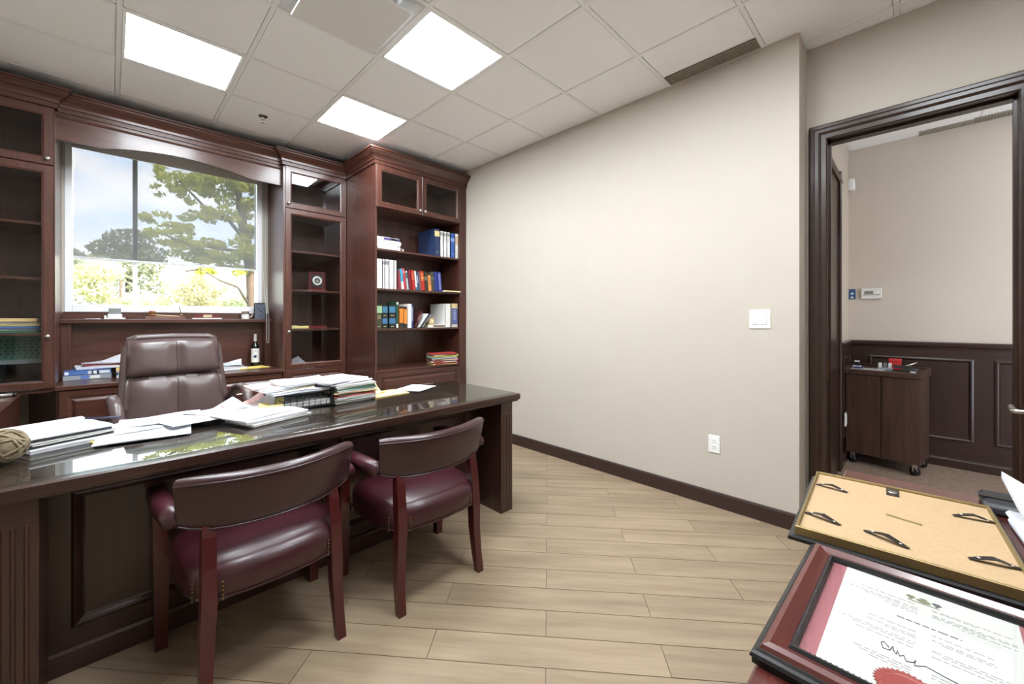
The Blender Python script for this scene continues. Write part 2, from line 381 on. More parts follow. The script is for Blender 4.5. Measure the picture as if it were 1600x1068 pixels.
box('strike_plate', (XD+.012, DY1-.002, .90), (XD+.04, DY1+.001, 1.03), BRASS, cas)
dl = bpy.data.objects.new('door_2', None); link(dl, None, (XD-.006, DY0-.016, 0)); struct(dl, 'open dark wood door leaf with a lever handle')
hx, hy = XD-.006, DY0-.016
df = frame4('stile_frame', hx-.745, hx, .008, DZ-.005, hy-.04, hy, .12, TR, dl)
box('glass_panel', (hx-.625, hy-.024, .128), (hx-.12, hy-.018, DZ-.125), GLS, dl)
lv = tube('lever_handle', [(hx-.69, hy, .93), (hx-.69, hy+.055, .93), (hx-.685, hy+.066, .93), (hx-.66, hy+.07, .93), (hx-.56, hy+.068, .928)], [.009, .009, .010, .011, .010], STEEL, dl, 12)
lathe('rosette', [(.001, .008), (.024, .008), (.026, .004), (.026, 0)], (hx-.69, hy, .93), STEEL, dl, 20, 'y')
dl.rotation_euler = (0, 0, -R(3.2))
# ------------------------------------------------------------------ hall
HX, HY, HH = 5.2, .474, 2.96
hf = struct(box('floor_hall', (3.26, -2.4, -.08), (HX+.1, HY+.05, -.002), CARPET), 'greyish tan carpet of the hall')
hc = struct(box('ceiling_hall', (XD+.135, -2.4, HH), (HX+.1, HY+.1, HH+.1), TILE), 'white ceiling strip of the hall')
box('ceiling_tile', (XD+.14, -.34, HH-.006), (HX-.012, HY-.015, HH+.01), TILE, hc); box('ceiling_tile', (XD+.14, -1.0, HH-.006), (HX-.13, -.38, HH+.01), TILE, hc)
struct(box('wall_hall_back', (HX, -2.4, -.02), (HX+.1, HY+.1, HH+.1), HALLM), 'beige hall wall above dark wainscot')
struct(box('wall_hall_left', (XD+.135, HY, -.02), (HX+.1, HY+.1, HH+.1), HALLM), 'short beige hall wall beside the doorway')
struct(box('wall_hall_end', (XD+.135, -2.5, -.02), (HX+.1, -2.4, HH+.1), HALLM), 'far end wall of the hall')
ws = bpy.data.objects.new('trim_1', None); link(ws, None, (HX, 0, 0)); struct(ws, 'dark stained wainscot of raised panels on the hall wall')
box('wainscot_board', (HX-.012, -2.4, 0), (HX, HY, 1.03), TRH, ws)
box('wainscot_board', (4.46, HY-.012, 0), (HX, HY, 1.03), TR, ws)
sweep('chair_rail', [(4.46, HY), (HX, HY), (HX, -2.4)], [(0, 1.015), (.014, 1.015), (.018, 1.035), (.03, 1.05), (.034, 1.075), (.03, 1.085), (0, 1.085)], TRH, ws)
sweep('base_board', [(4.46, HY), (HX, HY), (HX, -2.4)], [(0, 0), (.028, 0), (.028, .062), (.02, .075), (.018, .088), (0, .09)], TRH, ws)
def trx(v): return (HX-.012+(v[1]), v[0], v[2])
for a, b in ((-.345, .322), (-1.12, -.46), (-1.9, -1.24)):
    panel('raised_panel', a, b, .235, .945, 0, [(0, 0), (0, .012), (.012, .016), (.022, .012), (.030, .002), (.06, .002)], TR, ws, trx)
panel('raised_panel', 4.60, 5.11, .235, .945, HY-.012, [(0, 0), (0, .012), (.012, .016), (.022, .012), (.030, .002), (.06, .002)], TR, ws)
hd = bpy.data.objects.new('door_3', None); link(hd, None, (4.0, HY, 0)); struct(hd, 'second dark doorway in the hall side wall')
rings('casing_leg', [[(4.46-a, HY-o, z) for o, a in CP] for z in (0, 2.448+.092)], TR, hd, False)
rings('casing_head', [[(x, HY-o, 2.54-a) for o, a in CP] for x in (3.5, 4.46)], TR, hd, False)
box('door_panel', (3.46, HY-.008, 0), (4.37, HY+.001, 2.45), TR, hd)
# ------------------------------------------------------------------ ceiling fittings
GL_L = {(0, -1): 'square ceiling light panel nearest the long beige wall', (0, 1): 'ceiling light panel nearest the bookcase crown', (-2, 1): 'ceiling light panel above the window valance side',
        (-2, -1): 'ceiling light panel over the desk end', (0, -3): 'ceiling light panel over the credenza', (-2, -3): 'ceiling light panel behind the photographer on the desk side', (0, -5): 'ceiling light panel by the rear wall'}
for (i, j), lb in GL_L.items():
    x0, y0 = gx0+T*i+bw, gy0+T*j+bw; x1, y1 = x0+T-2*bw, y0+T-2*bw
    t = thing('ceiling_light', lb, 'light', ((x0+x1)/2, (y0+y1)/2, H), 'square LED panels set in the ceiling grid')
    L = []
    for ins, z in ((0, H+.01), (0, H-.004), (.004, H-.006), (.018, H-.004), (.02, H+.002)):
        L.append([(x0+ins, y0+ins, z), (x1-ins, y0+ins, z), (x1-ins, y1-ins, z), (x0+ins, y1-ins, z)])
    rings('frame', L, WHITE, t, False, cap=False)
    box('diffuser', (x0+.017, y0+.017, H), (x1-.017, y1-.017, H+.01), LIGHT, t)
t = thing('air_diffuser', 'flat white square air diffuser plate hanging below the ceiling', 'diffuser', (.946, 2.2125, H))
box('plate', (.946-.24, 2.2125-.24, H-.052), (.946+.24, 2.2125+.24, H-.040), WHITE, t, .003)
for a in (-1, 1):
    for b in (-1, 1): box('hanger', (.946+a*.17-.01, 2.2125+b*.17-.01, H-.04), (.946+a*.17+.01, 2.2125+b*.17+.01, H+.03), WHITE, t)
L = [[(.946+sx*q, 2.2125+sy*q, z) for sx, sy in ((-1, -1), (1, -1), (1, 1), (-1, 1))] for q, z in ((.292, H+.012), (.292, H-.007), (.280, H-.007), (.262, H+.004), (.2, H+.03))]
rings('pan', L, pbr('diffuser_pan_shade_grey', (205, 205, 205), .6), t, False, cap=False)  # pan coloured grey to paint in the shadow gap around the plate
VENTM = pbr('taupe_grille', (150, 142, 126), .5)
def vent(name, label, x0, x1, y0, y1, z, n):
    t = thing(name, label, 'vent', ((x0+x1)/2, (y0+y1)/2, z))
    box('backing', (x0, y0, z+.004), (x1, y1, z+.008), pbr('vent_dark', (96, 90, 80), .8), t)
    boxes('frame', [((x0, y0, z-.004), (x0+.006, y1, z+.006)), ((x1-.006, y0, z-.004), (x1, y1, z+.006)), ((x0, y0, z-.004), (x1, y0+.006, z+.006)), ((x0, y1-.006, z-.004), (x1, y1, z+.006))], VENTM, t)
    first = None; st = (y1-y0-.012)/n
    for k in range(n):
        y = y0+.006+st*(k+.5)
        if first is None: first = box('slat', (x0+.006, y-st*.28, z-.003), (x1-.006, y+st*.28, z+.004), VENTM, t)
        else: c = first.copy(); col.objects.link(c); c.location.y = y-wloc(t).y
    boxes('cross_bar', [((x0+.006+q*(x1-x0-.012)/4-.002, y0, z-.0035), (x0+.006+q*(x1-x0-.012)/4+.002, y1, z)) for q in (1, 2, 3)], VENTM, t)
vent('ceiling_vent', 'taupe slotted return air grille where ceiling meets the long beige wall', 2.836, 2.946, .70, 1.285, H-.002, 44)
vent('ceiling_vent', 'taupe slotted grille on the hall ceiling beyond the doorway', HX-.115, HX-.005, -1.0, -.02, HH-.008, 56)
t = thing('sprinkler_head', 'small chrome fire sprinkler head in the ceiling near the bookcase', 'sprinkler', (.92, 3.95, H))
lathe('escutcheon', [(.001, -.006), (.03, -.006), (.036, -.002), (.036, .002)], (.92, 3.95, H-.004), pbr('dark_chrome', (120, 120, 120), .25, metal=1), t)
lathe('body', [(.012, 0), (.012, -.02), (.008, -.024), (.008, -.03)], (.92, 3.95, H-.006), CHROME, t, 12)
tube('yoke', [(.912, 3.95, H-.03), (.906, 3.95, H-.045), (.918, 3.95, H-.058)], .002, CHROME, t); tube('yoke', [(.928, 3.95, H-.03), (.934, 3.95, H-.045), (.922, 3.95, H-.058)], .002, CHROME, t)
lathe('deflector', [(.001, 0), (.013, -.001), (.013, -.003), (.001, -.004)], (.92, 3.95, H-.056), CHROME, t, 12)
# ------------------------------------------------------------------ wall plates
t = thing('light_switch', 'white double rocker light switch on the long beige wall', 'switch', (XR, .709, 1.29))
box('plate', (XR-.007, .709-.060, 1.29-.061), (XR, .709+.060, 1.29+.061), WHITE, t, .003)
for s in (-1, 1):
    box('rocker', (XR-.0115, .709+s*.024-.0165, 1.29-.033), (XR-.004, .709+s*.024+.0165, 1.29+.033), WHITE, t, .002)
t = thing('power_outlet', 'white duplex power outlet low on the long beige wall', 'outlet', (XR, .985, .427))
box('plate', (XR-.006, .985-.038, .427-.061), (XR, .985+.038, .427+.061), WHITE, t, .003)
for s in (-1, 1):
    r = box('receptacle', (XR-.0085, .985-.017, .427+s*.021-.015), (XR-.004, .985+.017, .427+s*.021+.015), pbr('ivory_plastic', (228, 228, 226), .4), t, .002)
    boxes('slot', [((XR-.009, .985+q*.0065-.0012, .427+s*.021+.000), (XR-.008, .985+q*.0065+.0012, .427+s*.021+.009)) for q in (-1, 1)] + [((XR-.009, .985-.002, .427+s*.021-.009), (XR-.008, .985+.002, .427+s*.021-.005))], BLACK, r)
t = thing('thermostat', 'small white thermostat with a grey display on the hall wall', 'thermostat', (HX, .305, 1.535))
box('case', (HX-.03, .305-.075, 1.535-.052), (HX, .305+.075, 1.535+.052), pbr('thermostat_white', (214, 212, 206), .4), t, .006)
box('display', (HX-.0315, .305-.015, 1.535-.004), (HX-.029, .305+.05, 1.535+.024), pbr('lcd_grey', (120, 122, 112), .3), t)
box('button_bar', (HX-.0315, .305-.06, 1.535-.016), (HX-.029, .305+.06, 1.535-.010), BLACK, t)
box('button', (HX-.0325, .305-.06, 1.535-.002), (HX-.029, .305-.035, 1.535+.022), WHITE, t)
t = thing('wall_card', 'dark blue card beside the thermostat on the hall wall', 'card', (HX, .447, 1.535))
box('holder', (HX-.008, .447-.026, 1.535-.05), (HX, .447+.026, 1.535+.05), pbr('navy_card', (44, 74, 112), .4), t, .002)
lathe('round_emblem', [(.001, -.009), (.013, -.009), (.013, 0)], (HX-.0005, .447, 1.54), pbr('pale_blue', (170, 196, 220), .5), t, 14, 'x')
box('white_mark', (HX-.009, .447-.010, 1.535-.040), (HX-.007, .447+.010, 1.535-.024), WHITE, t)
t = thing('motion_sensor', 'small white motion sensor high in the hall corner', 'sensor', (HX-.05, HY, 2.61))
box('housing', (HX-.075, HY-.05, 2.55), (HX-.02, HY, 2.665), WHITE, t, .01)
box('lens', (HX-.066, HY-.054, 2.565), (HX-.029, HY-.045, 2.615), pbr('lens_white', (225, 225, 222), .2), t, .004)
t = thing('wall_plate', 'white plate low on the hall side wall behind the cart', 'plate', (4.62, HY-.03, .4))
box('plate', (4.585, HY-.037, .34), (4.655, HY-.026, .46), WHITE, t, .003); box('receptacle', (4.6, HY-.040, .36), (4.64, HY-.036, .44), pbr('ivory_plastic', (228, 228, 226), .4), t, .002)

# ------------------------------------------------------------------ cabinetry
CROWN = [(-.004, 2.815), (.012, 2.815), (.012, 2.845), (.02, 2.85), (.022, 2.868), (.034, 2.884), (.052, 2.898), (.066, 2.915), (.072, 2.92), (.072, 2.932), (.084, 2.936), (.084, 2.95), (-.004, 2.95)]
PANELP = [(0, 0), (0, .018), (.003, .021), (.045, .021), (.052, .016), (.058, .012), (.066, .012), (.084, .021), (.088, .021)]
def gdoor(p, x0, x1, z0, z1, y, kx, kz, fw=.058):
    d = frame4('door', x0, x1, z0, z1, y, y+.02, fw, WV, p)
    box('pane', (x0+fw-.004, y+.010, z0+fw-.004), (x1-fw+.004, y+.014, z1-fw+.004), CABG, d)
    knob((kx, y, kz), STEEL, d); return d
def drawer(p, x0, x1, z0, z1, y, hw=.11, prof=PANELP):
    d = panel('drawer_front', x0, x1, z0, z1, y, prof, WH, p)
    if hw: bar_handle((x0+x1)/2-hw, (x0+x1)/2+hw, y-.021, z0+(z1-z0)*.5, STEEL, d)
    return d
YF = 4.40
def glass_cabinet(name, label, x0, x1, kside, crown, drawers=True):
    t = thing(name, label, 'cabinet', ((x0+x1)/2, (YF+YW)/2, 0))
    zb = 0 if drawers else .765
    box('side_panel', (x0, YF+.02, zb), (x0+.02, YW, 2.95), WV, t); box('side_panel', (x1-.02, YF+.02, zb), (x1, YW, 2.95), WV, t)
    box('back_panel', (x0+.02, YW-.02, zb), (x1-.02, YW-.004, 2.93), WV, t)
    for z in (1.985, 1.59, 1.19): box('shelf', (x0+.02, YF+.05, z-.02), (x1-.02, YW-.02, z), WH, t, .002)
    for z in (2.405, .785): box('fixed_shelf', (x0+.02, YF+.022, z-.025), (x1-.02, YW-.02, z), WH, t)
    box('top_board', (x0+.02, YF+.02, 2.80), (x1-.02, YW-.02, 2.82), WH, t)
    boxes('face_edge', [((x0, YF+.004, zb), (x0+.018, YF+.02, 2.82)), ((x1-.006, YF+.004, zb), (x1, YF+.02, 2.82)), ((x0, YF+.004, 2.80), (x1, YF+.02, 2.94))], WV, t)
    a, b = x0+.019, x1-.007
    kx = a+.028 if kside < 0 else b-.028
    gdoor(t, a, b, 2.398, 2.808, YF, kx, 2.44); gdoor(t, a, b, .79, 2.392, YF, kx, 1.165)
    if drawers:
        drawer(t, a, b, .45, .782, YF+.02); drawer(t, a, b, .11, .444, YF+.02); box('toe_kick', (x0+.02, YF+.06, 0), (x1-.02, YF+.08, .105), WH, t)
    sweep('crown_moulding', crown, CROWN, WH, t)
    return t
glass_cabinet('tall_glass_cabinet', 'tall dark cherry cabinet with glass doors left of the window', -.93, -.29, 1, [(-.98, YF), (-.29, YF), (-.29, 4.475)], False)
glass_cabinet('tall_glass_cabinet', 'narrow tall cherry cabinet with glass doors between window and bookcase', 1.20, 1.822, -1, [(1.20, 4.475), (1.20, YF), (1.826, YF)])
# window valance between the two tall cabinets
t = thing('window_valance', 'cherry wood valance with a shallow arch above the window', 'valance', (.455, 4.47, 2.61))
pts = [(-.29, 2.61), (-.05, 2.612)]
for k in range(1, 16):
    q = k/16; pts.append((-.05+q*.99, 2.612+.068*math.sin(math.pi*q)**.8))
pts += [(.94, 2.618), (1.20, 2.618)]
V = [(x, 4.46, z) for x, z in pts]+[(x, 4.46, 2.94) for x, z in pts]+[(x, 4.485, z) for x, z in pts]+[(x, 4.485, 2.94) for x, z in pts]
n = len(pts); F = []
for k in range(n-1): F += [(k, k+1, n+k+1, n+k), (2*n+k, 3*n+k, 3*n+k+1, 2*n+k+1), (k, 2*n+k, 2*n+k+1, k+1), (n+k, n+k+1, 3*n+k+1, 3*n+k)]
F += [(0, n, 3*n, 2*n), (n-1, 2*n-1+2*n, 2*n-1, n-1)][:1]
mesh('arched_board', V, F, WH, t)
sweep('crown_moulding', [(-.29, 4.46), (1.20, 4.46)], CROWN, WH, t)
sweep('bead', [(-.29, 4.46), (1.20, 4.46)], [(0, 2.775), (.008, 2.775), (.011, 2.782), (.008, 2.79), (0, 2.79)], WH, t)
box('soffit', (-.29, 4.485, 2.90), (1.20, YW-.002, 2.92), WH, t)
# window hutch ledge
t = thing('window_ledge', 'cherry hutch ledge running below the window', 'ledge', (.455, 4.88, .80))
box('ledge_board', (-.29, 4.80, 1.255), (1.20, YW-.01, 1.289), WH, t, .003)
box('upstand', (-.285, YW-.028, 1.289), (1.195, YW-.008, 1.348), WH, t)
box('back_panel', (-.29, YW-.025, .80), (1.20, YW-.008, 1.255), WH, t)
box('upright', (-.29, 4.83, .80), (-.232, YW-.025, 1.255), WV, t, .002); box('upright', (1.142, 4.83, .80), (1.20, YW-.025, 1.255), WV, t, .002)
# counter + two drawer units
t = tag(box('worktop', (-.29, 4.385, .768), (1.20, YW-.005, .80), WH, None, .004), 'cherry worktop under the window ledge', 'worktop')
for x0, x1, lb in ((-.285, .455, 'cherry drawer unit under the worktop, nearer the left glass cabinet'), (.457, 1.197, 'cherry drawer unit under the worktop, nearer the narrow glass cabinet')):
    t = thing('drawer_unit', lb, 'cabinet', ((x0+x1)/2, 4.65, 0), 'drawer units under the window worktop')
    boxes('body', [((x0, 4.42, .1), (x0+.018, YW-.01, .766)), ((x1-.018, 4.42, .1), (x1, YW-.01, .766)), ((x0+.018, YW-.03, .1), (x1-.018, YW-.01, .766)), ((x0+.018, 4.42, .1), (x1-.018, YW-.03, .118))], WV, t)
    drawer(t, x0+.012, x1-.012, .44, .762, 4.42); drawer(t, x0+.012, x1-.012, .105, .434, 4.42)
    box('toe_kick', (x0, 4.47, 0), (x1, 4.49, .1), WH, t)
# side return + recess panel on the left
t = thing('return_desk', 'cherry side return worktop below the left glass cabinet', 'desk', (-1.0, 3.95, 0))
box('top', (-1.55, 3.66, .745), (-.45, YW-.01, .762), WY, t, .003); box('top_edge', (-1.55, 3.64, .735), (-.45, 3.662, .765), WH, t, .003)
box('end_panel', (-.475, 3.70, 0), (-.455, 4.40, .745), WV, t); box('front_panel', (-1.55, 3.69, .05), (-.475, 3.71, .745), WV, t)
box('rear_panel', (-.455, 4.86, 0), (-.292, 4.88, .745), WV, t)
# bookcase
bk = thing('bookcase', 'large cherry bookcase with open shelves and small glass doors', 'bookcase', (2.39, 4.0, 0))
BX0, BX1, BY, BYB = 1.825, XR, 3.73, 4.14
box('side_panel', (BX0, BY, 0), (BX0+.02, 4.396, 2.95), WV, bk); box('side_panel', (2.862, BY+.02, 0), (2.88, BYB, 2.82), WV, bk)
box('filler_stile', (2.855, BY, 0), (BX1-.001, BY+.02, 2.82), WV, bk, .002)
box('back_panel', (BX0+.02, BYB, 0), (2.90, BYB+.015, 2.93), WV, bk)
for z in (1.99, 1.595, 1.195): box('shelf', (BX0+.02, BY+.015, z-.02), (2.862, BYB, z), WH, bk, .002)
box('fixed_shelf', (BX0+.02, BY+.02, 2.385), (2.862, BYB, 2.41), WH, bk); box('top_board', (BX0+.02, BY+.02, 2.80), (2.862, BYB, 2.82), WH, bk)
box('lower_counter', (BX0+.02, BY+.002, .758), (2.862, BYB, .783), WH, bk, .003)
box('head_rail', (BX0+.02, BY+.003, 2.808), (BX1-.001, BY+.02, 2.94), WH, bk)
xm = (BX0+.008+2.856)/2
gdoor(bk, BX0+.008, xm-.002, 2.392, 2.806, BY-.02, xm-.03, 2.435); gdoor(bk, xm+.002, 2.856, 2.392, 2.806, BY-.02, xm+.03, 2.435)
drawer(bk, BX0+.015, 2.856, .44, .755, BY+.004, .12); drawer(bk, BX0+.015, 2.856, .105, .434, BY+.004, .12)
box('toe_kick', (BX0+.02, BY+.05, 0), (BX1-.001, BY+.07, .1), WH, bk)
sweep('crown_moulding', [(BX0, 4.401), (BX0, BY), (BX1-.001, BY)], CROWN, WH, bk)
# ------------------------------------------------------------------ desk
dk = thing('executive_desk', 'large dark cherry executive desk with fluted posts and panelled front', 'desk', (.835, 2.27, 0))
DX0, DX1, DYF, DYB, DT = -.30, 1.97, 1.90, 2.65, .785
EP = [(0, DT-.05), (-.012, DT-.046), (-.006, DT-.04), (-.004, DT-.012), (-.008, DT), (-.05, DT), (-.05, DT-.05)]
V = []; 
L = []
for o, z in ((-.04, DT-.055), (-.012, DT-.05), (-.010, DT-.042), (0, DT-.038), (0, DT-.006), (-.006, DT)):
    L.append([(DX0-o, DYF-o, z), (DX1+o, DYF-o, z), (DX1+o, DYB+o, z), (DX0-o, DYB+o, z)])
rings('desk_top', L, DH, dk, False)
def post(x0, x1, y0, y1, name='post'):
    """fluted corner post: three grooves on the face towards the room"""
    p = box(name, (x0, y0, 0), (x1, y1, DT-.055), DV, dk, .003)
    wdt = (x1-x0)/7
    for k in (1.3, 3.1, 4.9):
        xa = x0+wdt*k
        rings('flute', [[(xa, y0-.0005, .06), (xa+wdt*.8, y0-.0005, .06), (xa+wdt*.8, y0-.0005, .655), (xa, y0-.0005, .655)],
                        [(xa+.003, y0-.004, .063), (xa+wdt*.8-.003, y0-.004, .063), (xa+wdt*.8-.003, y0-.004, .652), (xa+.003, y0-.004, .652)]], DV, p, False)
    return p
post(-.265, -.16, 1.935, 2.62, 'end_panel'); post(1.825, 1.93, 1.935, 2.62, 'end_panel')
box('modesty_panel', (-.16, 2.195, .03), (1.825, 2.215, DT-.055), DV, dk)
MP = [(0, 0), (0, .010), (.006, .016), (.014, .018), (.022, .012), (.03, .004), (.036, .002)]
for a, b in ((-.105, .795), (.87, 1.77)):
    panel('raised_panel', a, b, .155, .66, 2.195, MP, DV, dk)
sweep('base_moulding', [(-.16, 2.195), (1.825, 2.195)], [(0, 0), (.016, 0), (.016, .075), (.010, .085), (0, .09)], DH, dk)
sweep('top_moulding', [(-.16, 2.195), (1.825, 2.195)], [(0, .70), (.010, .705), (.016, .73), (0, .73)], DH, dk)
box('drawer_pedestal', (-.16, 2.23, .05), (.25, 2.62, DT-.055), DV, dk); box('drawer_pedestal', (1.42, 2.23, .05), (1.825, 2.62, DT-.055), DV, dk)
gt = tag(box('glass_desk_top', (DX0+.02, DYF+.022, DT+.0005), (DX1-.02, DYB-.02, DT+.008), GLT, None, .0015), 'clear glass sheet covering the desk top', 'glass sheet')
GZ = DT+.0085
# ------------------------------------------------------------------ guest chairs (local: faces +y, origin between the feet)
def guest_chair(label):
    t = thing('guest_chair', label, 'chair', (0, 0, 0), 'burgundy leather guest chairs in front of the desk')
    # seat: padded, wider at the front
    L = []
    def outline(s, z, n=72):
        r = []
        for k in range(n):
            a = 2*math.pi*k/n; c, q = math.cos(a), math.sin(a); e = .42
            x = math.copysign(abs(c)**e, c); y = math.copysign(abs(q)**e, q)
            wx = .275 if y > 0 else .275-.018*abs(y)
            r.append((x*wx*s, .005+y*.235*s-(.03*(1-x*x) if y < 0 else -.01*(1-x*x)), z))
        return r
    for s, z in ((.90, .345), (.965, .348), (.985, .36), (.99, .40), (.985, .425), (.95, .447), (.86, .464), (.70, .475), (.45, .482), (.15, .485)): L.append(outline(s, z))
    rings('seat', L, SEATL, t)
    hi_ = outline(.99, .40, 400)
    def rear(x): return min(p[1] for p in hi_ if abs(p[0]-x) < .006)
    rings('seat_piping', [outline(.995, .352), outline(1.0, .356), outline(.995, .36)], LEATH, t, cap=False)
    # backrest band, curved in plan
    def prof(a):
        x = .292*a; yb = -.262+.085*a*a            # rear face plan curve
        tx = Vector((.292, .17*a)).normalized(); nx = Vector((-tx.y, tx.x))   # towards the front
        hgt = .195*(1-.16*abs(a)**6); z0 = .570+.03*abs(a)**5; th = .058*(1-.22*abs(a)**8)
        ring = []
        for q, h in ((.0, .06), (-.03, .2), (-.05, .5), (-.02, .82), (.0, .90), (.05, .955), (.3, 1.0), (.65, 1.0), (.92, .93), (1.03, .75), (1.0, .4), (.95, .12), (.75, .0), (.25, .0)):
            d = q*th-.03*(h-.5)
            ring.append((x+nx.x*d, yb+nx.y*d, z0+h*hgt))
        return ring
    As = [-1, -.985, -.95, -.88]+[-.8+.1*k for k in range(17)]+[.88, .95, .985, 1]
    b = rings('backrest', [prof(a) for a in As], LEATH, t)
    for k in range(len(As)): pass
    def edge(h): return [Vector(prof(a)[h])+Vector((0, -.001, 0)) for a in As]
    tube('piping', edge(4), .0032, LEATH, b, 6); tube('piping', edge(0), .003, LEATH, b, 6)
    # arms
    for s in (-1, 1):
        pth = [(s*.285, -.17, .632), (s*.297, -.09, .637), (s*.303, 0, .637), (s*.302, .10, .632), (s*.298, .19, .622), (s*.296, .235, .612)]
        L = []
        for x, y, z in pth:
            L.append([(x-.030, y, z-.022), (x+.030, y, z-.022), (x+.034, y, z), (x+.024, y, z+.02), (x, y, z+.026), (x-.024, y, z+.02), (x-.034, y, z)])
        a = rings('arm', L, SEATL, t)
        box('arm_cap', (s*.296-.031, .232, .588), (s*.296+.031, .240, .634), CLEG, a)
        sections('leg', [(s*.285, .222, 0, .019, .020), (s*.286, .216, .18, .021, .022), (s*.286, .214, .36, .023, .024), (s*.290, .214, .50, .021, .022), (s*.296, .212, .612, .022, .024)], CLEG, t)
        sections('leg', [(s*.222, -.240, 0, .017, .017), (s*.219, -.222, .10, .018, .019), (s*.214, -.212, .22, .020, .022), (s*.210, -.213, .34, .022, .024), (s*.209, -.207, .46, .021, .022), (s*.207, -.196, .56, .020, .019), (s*.206, -.190, .60, .018, .015)], CLEG, t)
        for dx in (-.036, .036):
            for k in range(5):
                x = s*.210+dx; z = .352+k*.014
                lathe('nail_head', [(.0052, 0), (.0048, -.0025), (.003, -.0042), (.0006, -.0048)], (x, rear(x)-.0005, z), pbr('aged_brass_nail', (92, 74, 50), .45, metal=.8), t, 8, 'y')
    boxes('seat_rail', [((-.20, -.20, .325), (.20, -.17, .35)), ((-.26, .18, .325), (.26, .21, .35))], CLEG, t)
    return t
g1 = guest_chair('nearer burgundy leather guest chair at the panelled desk front'); g1.location = (.43, 1.884, 0); g1.rotation_euler = (0, 0, R(2))
g2 = copy_tree(g1); g2.location = (1.116, 1.825, 0); g2.rotation_euler = (0, 0, 0); g2['label'] = 'farther burgundy leather guest chair beside the right desk post'
# ------------------------------------------------------------------ executive swivel chair (local: faces -y)
def exec_chair():
    t = thing('office_chair', 'brown leather high-back swivel chair behind the desk', 'chair')
    def cushion(name, z0, z1, w0, w1, y0, y1, th, seam=True, nx=25, nz=13):
        V, F = [], []
        for side in (-1, 1):
            for i in range(nz):
                q = i/(nz-1); z = z0+(z1-z0)*q; w = w0+(w1-w0)*q; yc = y0+(y1-y0)*q
                for j in range(nx):
                    p = -1+2*j/(nx-1)
                    e = max(0, (1-abs(p)**7))**.5*max(0, (1-abs(2*q-1)**5))**.5
                    d = th*e
                    if side < 0 and seam: d -= .024*math.exp(-(p*9)**2)*e*(.5+.5*math.sin(math.pi*q)) ; d -= .004*math.sin(9*p+5*q)*math.exp(-((1-q if z0 < .8 else q)*5)**2)
                    V.append((p*w, yc+side*d*(.62 if side > 0 else 1), z-(.012*p*p if q > .5 else 0)))
        n = nx*nz
        for s in (0, 1):
            for i in range(nz-1):
                for j in range(nx-1):
                    a = s*n+i*nx+j; f = (a, a+1, a+nx+1, a+nx); F.append(f if s == 0 else f[::-1])
        def brd(a, b): F.append((a, b, b+n, a+n))
        for j in range(nx-1): brd(j+1, j); brd((nz-1)*nx+j, (nz-1)*nx+j+1)
        for i in range(nz-1): brd(i*nx, (i+1)*nx); brd((i+1)*nx+nx-1, i*nx+nx-1)
        o = mesh(name, V, F, EXEC, t, True)
        if seam: tube('seam', [Vector(V[i*nx+nx//2])+Vector((0, -.0005, 0)) for i in range(1, nz-1)], .0028, pbr('dark_seam_leather', (48, 38, 38), .4), o, 6)
        return o
    cushion('head_cushion', .912, 1.158, .252, .236, .005, .045, .060)
    cushion('back_cushion', .50, .920, .285, .252, -.055, .005, .066, nz=17)
    # back shell rim
    tube('shell_rim', [(-.29, -.02, .52), (-.272, .01, .75), (-.256, .035, .92), (-.243, .062, 1.10), (-.225, .068, 1.150), (-.19, .07, 1.163), (0, .072, 1.168), (.19, .07, 1.163), (.225, .068, 1.150), (.243, .062, 1.10), (.256, .035, .92), (.272, .01, .75), (.29, -.02, .52)], .024, EXEC, t, 10)
    # seat
    L = []
    for s, z in ((.9, .40), (.98, .42), (1, .46), (.96, .49), (.82, .505), (.5, .512), (.1, .515)):
        L.append([(math.copysign(abs(math.cos(a))**.5, math.cos(a))*.27*s, -.26+math.copysign(abs(math.sin(a))**.5, math.sin(a))*.26*s, z) for a in [2*math.pi*k/28 for k in range(28)]])
    rings('seat', L, EXEC, t)
    for s in (-1, 1):
        pth = [(s*.295, -.04, .70), (s*.312, -.06, .76), (s*.322, -.10, .80), (s*.328, -.17, .815), (s*.33, -.25, .81), (s*.328, -.32, .785), (s*.322, -.355, .73), (s*.31, -.355, .62), (s*.295, -.34, .52), (s*.275, -.32, .46)]
        L = []
        for i, (x, y, z) in enumerate(pth):
            a = Vector(pth[max(i-1, 0)]); b = Vector(pth[min(i+1, len(pth)-1)]); d = (b-a).normalized(); n = Vector((1, 0, 0)); u = n.cross(d).normalized()
            L.append([Vector((x, y, z))+n*(.032*math.cos(k*math.pi/5))+u*(.020*math.sin(k*math.pi/5)) for k in range(10)])
        rings('arm', L, EXEC, t)
    lathe('gas_column', [(.03, .1), (.03, .25), (.018, .25), (.018, .41)], (0, -.22, 0), BLACKM, t)
    box('mechanism', (-.1, -.34, .375), (.1, -.1, .405), BLACKM, t, .006)
    for k in range(5):
        a = 2*math.pi*k/5+.3; c, s = math.cos(a), math.sin(a)
        lg = tube('base_leg', [(.02*c, -.22+.02*s, .12), (.16*c, -.22+.16*s, .105), (.29*c, -.22+.29*s, .075)], [.026, .022, .016], BLACKM, t)
        tube('caster', [(.29*c-.022*s, -.22+.29*s+.022*c, .028), (.29*c+.022*s, -.22+.29*s-.022*c, .028)], .028, BLACK, lg, 14)
    return t
ec = exec_chair(); ec.location = (.315, 3.56, 0); ec.rotation_euler = (0, 0, R(5))

